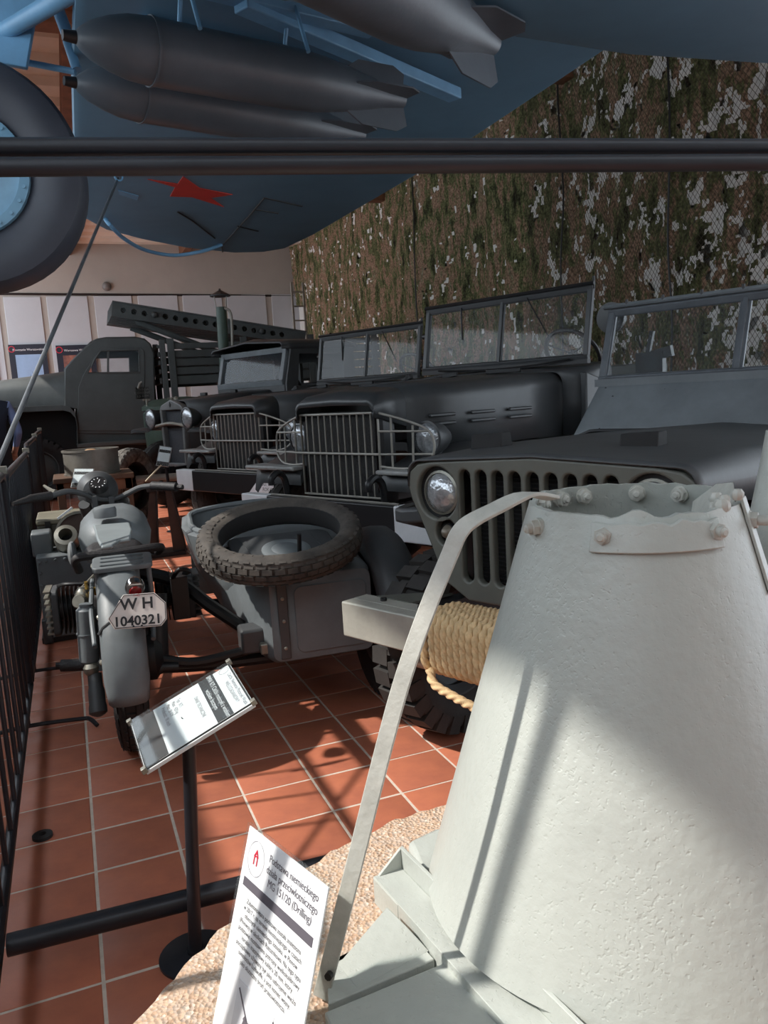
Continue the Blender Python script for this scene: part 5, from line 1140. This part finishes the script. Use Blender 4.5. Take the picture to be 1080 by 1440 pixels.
# stake sides: front rack and slatted side
for y in (.05, 1.0, 1.95):
    b = M(); a = k_(228, 482); b.box((a.x-.04, y-.05, 1.1), (a.x+.04, y+.05, a.z+.05)); part('rack_post', b, katp, kt, bev=.008)
zz = [k_(260, v).z for v in (541, 527, 515, 503, 491, 481)]
for i in range(5):
    x0, x1 = k_(224, 500).x, k_(224, 500).x+3.6
    b = M(); b.box((x0+.16, .02, zz[i]+.008), (x1, .06, zz[i+1]-.012)); part('side_plank', b, katp, kt, bev=.006)
    b = M(); b.box((x0-.02, .05, zz[i]+.03), (x0+.02, 1.95, zz[i+1]-.03)); part('front_plank', b, katp, kt, bev=.006)
    b = M(); b.box((x0+.16, 1.94, zz[i]+.008), (x1, 1.98, zz[i+1]-.012)); part('side_plank', b, katp, kt, bev=.006)
for dx in (.18, 1.3, 2.4, 3.5):
    b = M(); b.box((k_(224, 500).x+dx-.05, -.02, 1.1), (k_(224, 500).x+dx+.05, .03, zz[-1]+.06)); part('side_post', b, katp, kt, bev=.006)
b = M(); b.box((k_(224, 500).x, .0, 1.02), (k_(224, 500).x+3.7, DY, 1.12)); part('bed_floor', b, katp, kt)
# eight perforated launch rails and their cradle
RA, RB = k_(157, 434, YK+.35), k_(424, 475, YK+.35)
dirr = (RB-RA).normalized(); Lr = (RB-RA).length*1.02; upr = Vector((0, 1, 0)).cross(dirr); upr = upr if upr.z > 0 else -upr
rm_ = []
hh = .105
hol = [circ(.17+i*.155, 0, .042, 14) for i in range(int((Lr-.3)/.155))]
first = None
for k in range(8):
    mtx = frame(RA+Vector((0, .19*k, 0)), dirr, upr)
    if first is None:
        first = panel2d('launch_rail', [[(0, -hh), (Lr, -hh), (Lr, hh), (0, hh)]]+hol, .03, .004, katp, mtx, kt); me_ = first.data
        for zf_ in (-hh, hh):
            b = M(); b.T = mtx; b.box((0, zf_-.012, -.05), (Lr, zf_+.012, .05)); part('rail_flange', b, katp, first)
    else:
        o = first.copy(); COL.objects.link(o); o.parent = kt; o.location = (0, .19*k, 0)
        for ch in first.children: c2 = ch.copy(); COL.objects.link(c2); c2.parent = o
for t_ in (.62, 2.3):
    b = M(); p = RA+dirr*t_; b.tube([p+Vector((0, -.06, 0)), p+Vector((0, 1.4, 0))], .035, 12); b.sphere(p+Vector((0, -.07, 0)), .05, 10); part('rail_cross_tube', b, katp, kt)
for y in (.5, 1.5):
    b = M(); b.tube([RA+dirr*.35+Vector((0, y-.35, -.12)), RA+dirr*1.6+Vector((0, y-.35, -.42)), RA+dirr*2.6+Vector((0, y-.35, -.35))], .05, 10); part('cradle_beam', b, katp, kt)
    b = M(); b.tube([RA+dirr*1.5+Vector((0, y-.35, -.38)), RA+dirr*1.9+Vector((0, y-.35, -1.1))], .05, 10); part('cradle_strut', b, katp, kt)
# ================================================================== FIELD KITCHEN with chimney
FX, FY = 1.55, 11.72
fk = thing('field_kitchen', 'dark green field kitchen with a tall capped chimney behind the old cab truck', 'field kitchen', (FX, FY, 0))
fkm = mat('kitchen_green_paint', (64, 82, 72), .5, var=.15, scale=4, bump=.08)
b = M(); b.lathe([(.38, .45), (.50, .5), (.52, .9), (.52, 1.2), (.48, 1.24)], (0, 0, 0), (0, 0, 1), 36); part('boiler', b, fkm, fk)
b = M(); b.lathe([(.53, 1.24), (.53, 1.29), (.50, 1.31), (.38, 1.38), (.1, 1.41), (.001, 1.41)], (0, 0, 0), (0, 0, 1), 36); lid_ = part('boiler_lid', b, fkm, fk)
for a in (200, 250, 300, 340): b = M(); q = Vector((math.cos(rad(a))*.5, math.sin(rad(a))*.5, 1.3)); b.cyl(q, q+Vector((0, 0, .10)), .016, n=8); b.cyl(q+Vector((-.05, 0, .09)), q+Vector((.05, 0, .09)), .014, n=8); part('lid_clamp', b, steel, lid_)
ct, cb_ = at_y(311, 432, FY)-Vector((FX, FY, 0)), at_y(318, 552, FY)-Vector((FX, FY, 0))
b = M(); b.tube([cb_+Vector((0, 0, -.35)), cb_, ct], .075, 20); ch_ = part('chimney', b, fkm, fk)
b = M(); b.tube(smooth_path([ct+Vector((.03, -.05, -.02)), ct+Vector((.10, -.07, -.06)), ct+Vector((.12, -.07, -.2)), ct*.3+cb_*.7+Vector((.12, -.06, .2))], 5), .02, 12); part('vent_pipe', b, rodm, ch_)
for s_ in (-1, 1): b = M(); b.cyl(ct+Vector((s_*.07, 0, -.02)), ct+Vector((s_*.09, 0, .17)), .008, n=6); part('cap_stay', b, rodm, ch_)
b = M(); b.lathe([(.145, .15), (.15, .165), (.06, .215), (.02, .235), (.012, .26), (.001, .262)], ct, (0, 0, 1), 28); part('chimney_cap', b, trk, ch_)
for s_ in (-1, 1): wheel(fk, (.0, s_*.66, .36), (0, s_, 0), .36, .10, .24, 24, 'rib', rubberd, fkm)
b = M(); b.cyl((0, -.66, .36), (0, .66, .36), .035, n=12); b.box((-.4, -.4, .38), (.4, .4, .47)); part('axle', b, black, fk)
# ================================================================== GUN TRAIL WITH ONE WHEEL, TRESTLE
ct_ = thing('wheeled_carriage', 'two wheeled carriage axle with a big dusty tyre in front of the old cab truck', 'carriage', (.62, 9.25, 0))
dusty = mat('dusty_grey_rubber', (150, 145, 138), .9, var=.2, scale=10, bump=.1, col2=(58, 55, 53))
wheel(ct_, (0, 0, .43), (.80, -.60, 0), .43, .19, .26, 36, 'rib', dusty, black)
b = M(); b.cyl((.04, -.03, .50), (.52, -.02, .49), .045, n=16); b.cyl((.0, 0, .43), (.12, -.02, .48), .05, n=12); part('axle_tube', b, rodm, ct_)
b = M(); b.tube(smooth_path([(.30, -.02, .48), (.36, -.2, .28), (.38, -.3, .06), (.38, -.34, .02)], 4), .025, 10); part('drawbar', b, black, ct_)
tr_ = thing('steel_trestle', 'brown steel trestle with two upright plates standing behind the motorcycle handlebar', 'trestle', (.68, 7.1, 0))
for dx, tilt in ((-.05, -.06), (.08, .05)):
    b = M(); b.prism([(dx-.05+tilt, -.03, .03), (dx+.06+tilt, -.03, .03), (dx+.035, -.03, .58), (dx-.02, -.03, .58)], (0, .012, 0)); part('upright', b, rust, tr_, bev=.002)
    b = M(); b.bar((dx+.06+tilt, -.05, .03), (dx+.035, -.05, .58), .012, .05, (0, 1, 0)); part('edge_angle', b, black, tr_)
b = M(); b.box((-.17, -.10, 0), (.18, .12, .035)); part('base', b, black, tr_, bev=.004)
b = M(); b.box((-.09, -.05, .57), (.12, .03, .60)); part('cap_plate', b, black, tr_)
# ================================================================== SMALL EXHIBITS BY THE FENCE
dr_ = thing('metal_drum', 'low round bare metal drum with a rolled rim on a wooden bench', 'drum', (.175, 7.3, .755))
drm = mat('galvanised_drum', (150, 146, 138), .4, .5, var=.2, scale=5)
b = M(); b.ring([(.225, 0), (.225, .20), (.218, .20), (.218, 0)], n=48); b.lathe([(.22, .005), (.22, .012)], n=48); part('shell', b, drm, dr_)
b = M(); b.ring([(.216, .195), (.235, .195), (.235, .212), (.216, .212)], n=48); b.ring([(.22, 0), (.235, 0), (.235, .012), (.22, .012)], n=48); part('rolled_rim', b, drm, dr_)
b = M(); b.box((-.01, -.232, .01), (.01, -.222, .19)); part('seam', b, drm, dr_)
b = M(); b.sphere((.0, -.02, .20), .03, 10, (1.6, 1, .5)); part('hub_plug', b, mat('tan_plug', (190, 150, 110), .7), dr_)
bn = thing('wooden_bench', 'brown wooden bench carrying the metal drum', 'bench', (.175, 7.3, 0))
b = M(); b.box((-.32, -.27, .71), (.32, .27, .755)); part('top', b, mat('dark_bench_wood', (104, 76, 58), .7, var=.2), bn, bev=.006)
for sx in (-1, 1):
    for sy in (-1, 1): b = M(); b.box((sx*.27-.03, sy*.22-.03, 0), (sx*.27+.03, sy*.22+.03, .715)); part('leg', b, MATS['dark_bench_wood'], bn, bev=.004)
b = M(); b.box((-.30, -.25, .62), (.30, -.22, .71)); part('apron', b, wood, bn)
bx = thing('olive_box', 'dull olive steel chest on the tiles beside the fence', 'box', (-.075, 5.36, 0))
b = M(); b.box((-.15, -.2, .0), (.15, .2, .63)); part('body', b, mat('box_olive', (86, 84, 72), .6, var=.15), bx, bev=.012)
b = M(); b.box((-.155, -.205, .625), (.155, .205, .665)); part('lid', b, mat('box_lid_olive', (124, 120, 104), .6, var=.12), bx, bev=.012)
b = M(); b.bar((-.03, -.21, .66), (.06, -.21, .72), .015, .012); part('label_clip', b, paper, bx)
for x in (-.09, .09): b = M(); b.box((x-.015, -.215, .56), (x+.015, -.2, .65)); part('latch', b, black, bx)
en = thing('generator_engine', 'grey riveted generator engine with a round exhaust mouth left of the motorcycle', 'engine', (-.085, 4.95, 0))
b = M(); b.box((-.15, -.18, .03), (.14, .16, .50)); part('casing', b, grey, en, bev=.008)
for z in (.06, .13, .20, .27, .34, .41, .47): b = M(); b.lathe([(.010, 0), (.008, .006), (.001, .008)], (-.135, -.18, z), (0, -1, 0), 8); part('rivet', b, grey, en)
for x in (-.1, -.05, 0, .05, .1): b = M(); b.lathe([(.010, 0), (.008, .006), (.001, .008)], (x, -.18, .475), (0, -1, 0), 8); part('rivet', b, grey, en)
b = M(); b.box((-.17, -.05, .48), (-.06, .12, .62)); part('cylinder_block', b, grey, en, bev=.012)
b = M(); b.ring([(.036, -.12), (.065, -.12), (.068, -.02), (.062, .035), (.038, .04), (.036, .0)], (.02, -.13, .59), (-.05, -.82, .55), 32); part('exhaust_mouth', b, steel, en)
b = M(); b.lathe([(.062, -.13), (.068, -.06), (.05, -.2)], (.02, -.13, .59), (-.05, -.82, .55), 24); b.lathe([(.04, -.05), (.001, -.05)], (.02, -.13, .59), (-.05, -.82, .55), 24, False); part('exhaust_throat', b, void, en)
b = M(); b.lathe([(.13, 0), (.13, .02), (.1, .03), (.001, .03)], (.10, .06, .57), (-.2, -.95, .1), 28); fw = part('flywheel', b, rust, en)
b = M(); b.ring([(.125, -.005), (.14, -.005), (.14, .035), (.125, .035)], (.10, .06, .57), (-.2, -.95, .1), 28); part('flywheel_rim', b, steel, fw)
b = M(); b.box((-.17, -.17, 0), (.15, .17, .035)); part('base_frame', b, black, en, bev=.004)
b = M(); b.box((-.16, -.19, .0), (-.11, -.12, .14)); part('foot', b, dgrey, en, bev=.006)
# further information stands
def small_stand(label, base, top, c, xa, ya, w_, h_): return info_stand(label, base, top, c, xa, ya, w_, h_, 0)
small_stand('white information sheet on a thin stand in front of the metal drum', (.125, 6.62, 0), (.09, 6.62, .77), (.078, 6.60, .785), (.96, -.25, -.08), (.25, .68, .72), .15, .19)
st2 = small_stand('white information sheet on a thin stand in front of the old cab truck', (.938, 8.4, 0), (.91, 8.4, .74), (.90, 8.38, .79), (.93, -.30, -.2), (.22, .35, .92), .125, .215)
b = M(); b.bar((.69-.938, -.07, .55), (.86-.938, -.04, .70), .012, .035, (0, 1, 0)); part('slat', b, mat('pale_wood', (206, 196, 170), .6), st2, label='pale wooden slat')
# ladder-like lattice by the net
lt = thing('steel_ladder', 'narrow pale steel ladder standing against the camouflage net behind the trucks', 'ladder', (4.95, 17.0, 0), rad(12))
for x in (-.14, .14): b = M(); b.box((x-.02, -.02, 0), (x+.02, .02, 3.75)); part('stile', b, rodm, lt)
for i in range(12): b = M(); b.cyl((-.14, 0, .25+i*.3), (.14, 0, .25+i*.3), .016, n=8); part('rung', b, rodm, lt)
# ================================================================== VISITOR behind the barrier
def person(loc, rz, label):
    t = thing('person', label, 'person', loc, rz)
    J = {'pel': (0, 0, .95, .15), 'sp': (0, -.01, 1.12, .135), 'ch': (0, -.01, 1.30, .15), 'nk': (0, 0, 1.46, .06), 'hd0': (0, .02, 1.53, .065), 'hd1': (0, .035, 1.61, .088), 'hd2': (0, .02, 1.69, .075)}
    E_ = [('pel', 'sp'), ('sp', 'ch'), ('ch', 'nk'), ('nk', 'hd0'), ('hd0', 'hd1'), ('hd1', 'hd2')]
    for s_, n_ in ((-1, 'l'), (1, 'r')):
        J.update({'sh'+n_: (s_*.19, -.01, 1.39, .065), 'el'+n_: (s_*.26, -.04, 1.11, .046), 'wr'+n_: (s_*.24, .12, .92, .030), 'pm'+n_: (s_*.235, .17, .875, .032),
                  'hp'+n_: (s_*.10, 0, .88, .095), 'kn'+n_: (s_*.12, .02, .49, .062), 'an'+n_: (s_*.12, -.01, .09, .042), 'to'+n_: (s_*.13, .15, .035, .036)})
        E_ += [('ch', 'sh'+n_), ('sh'+n_, 'el'+n_), ('el'+n_, 'wr'+n_), ('wr'+n_, 'pm'+n_), ('pel', 'hp'+n_), ('hp'+n_, 'kn'+n_), ('kn'+n_, 'an'+n_), ('an'+n_, 'to'+n_)]
        for k in range(5):
            o_ = (k-2)*.016; L_ = (.055, .075, .082, .076, .06)[k]
            if k == 0: a, c = (s_*(.235-.035), .165, .875), (s_*(.235-.045), .20, .85)
            else: a, c = (s_*.235+o_*.9, .20, .86), (s_*.235+o_, .20+L_*.5, .845-L_*.55)
            J['f%d%s' % (k, n_)] = (*a, .0095); J['g%d%s' % (k, n_)] = (*c, .0085); E_ += [('pm'+n_, 'f%d%s' % (k, n_)), ('f%d%s' % (k, n_), 'g%d%s' % (k, n_))]
    names = list(J); me = bpy.data.meshes.new('body'); me.from_pydata([J[k][:3] for k in names], [(names.index(a), names.index(c)) for a, c in E_], []); 
    o = bpy.data.objects.new('body', me); COL.objects.link(o)
    md = o.modifiers.new('skin', 'SKIN'); md.use_smooth_shade = True
    for i, k in enumerate(names):
        sv = me.skin_vertices[0].data[i]; sv.radius = (J[k][3], J[k][3]); sv.use_root = (k == 'pel')
    o.modifiers.new('sub', 'SUBSURF').levels = 2
    bpy.context.view_layer.update()
    me2 = bpy.data.meshes.new_from_object(o.evaluated_get(bpy.context.evaluated_depsgraph_get())); bpy.data.objects.remove(o); bpy.data.meshes.remove(me)
    ms = [mat('skin_tone', (206, 160, 136), .6, var=.04), mat('navy_waistcoat', (30, 36, 54), .8, var=.1), mat('pale_blue_sleeve', (126, 142, 186), .8, var=.08), mat('dark_trousers', (38, 40, 46), .8), mat('dark_shoe', (28, 26, 26), .5)]
    me2.materials.clear()
    bo = link('body', me2, ms, t)
    for p in me2.polygons:
        c = p.center; p.use_smooth = True
        if c.z > 1.475: k = 0
        elif c.z < .10: k = 4
        elif c.z < .93 and abs(c.x) < .205 and c.y < .13: k = 3
        elif abs(c.x) > .175 and (c.z > .955): k = 2
        elif abs(c.x) >= .19 or c.y > .13: k = 0
        else: k = 1
        p.material_index = k
    b = M(); b.sphere((0, .0, 1.655), .108, 18, (.92, 1.05, 1.0)); 
    b.v = [(x, min(y, .055-(1.70-z)*.6 if z < 1.72 else y), max(z, 1.575)) for x, y, z in b.v]; part('hair', b, mat('brown_hair', (70, 52, 42), .8, var=.2, scale=30), t)
    for s_ in (-1, 1):
        b = M(); b.sphere((s_*.034, .112, 1.622), .011, 10); part('eye', b, mat('eye_white', (220, 216, 210), .3), t)
        b = M(); b.sphere((s_*.093, .02, 1.61), .024, 10, (.4, .7, 1.2)); part('ear', b, ms[0], t)
    b = M(); b.prism([(-.013, .115, 1.585), (.013, .115, 1.585), (0, .145, 1.59), (0, .118, 1.63)], (0, .0, .001)); part('nose', b, ms[0], t, bev=.003)
    b = M(); b.sphere((0, .112, 1.563), .02, 10, (1.2, .4, .3)); part('mouth', b, mat('lip_tone', (170, 100, 92), .5), t)
    return t
person((-.73, 9.25, 0), rad(15), 'visitor in a navy waistcoat with pale blue sleeves behind the barrier')
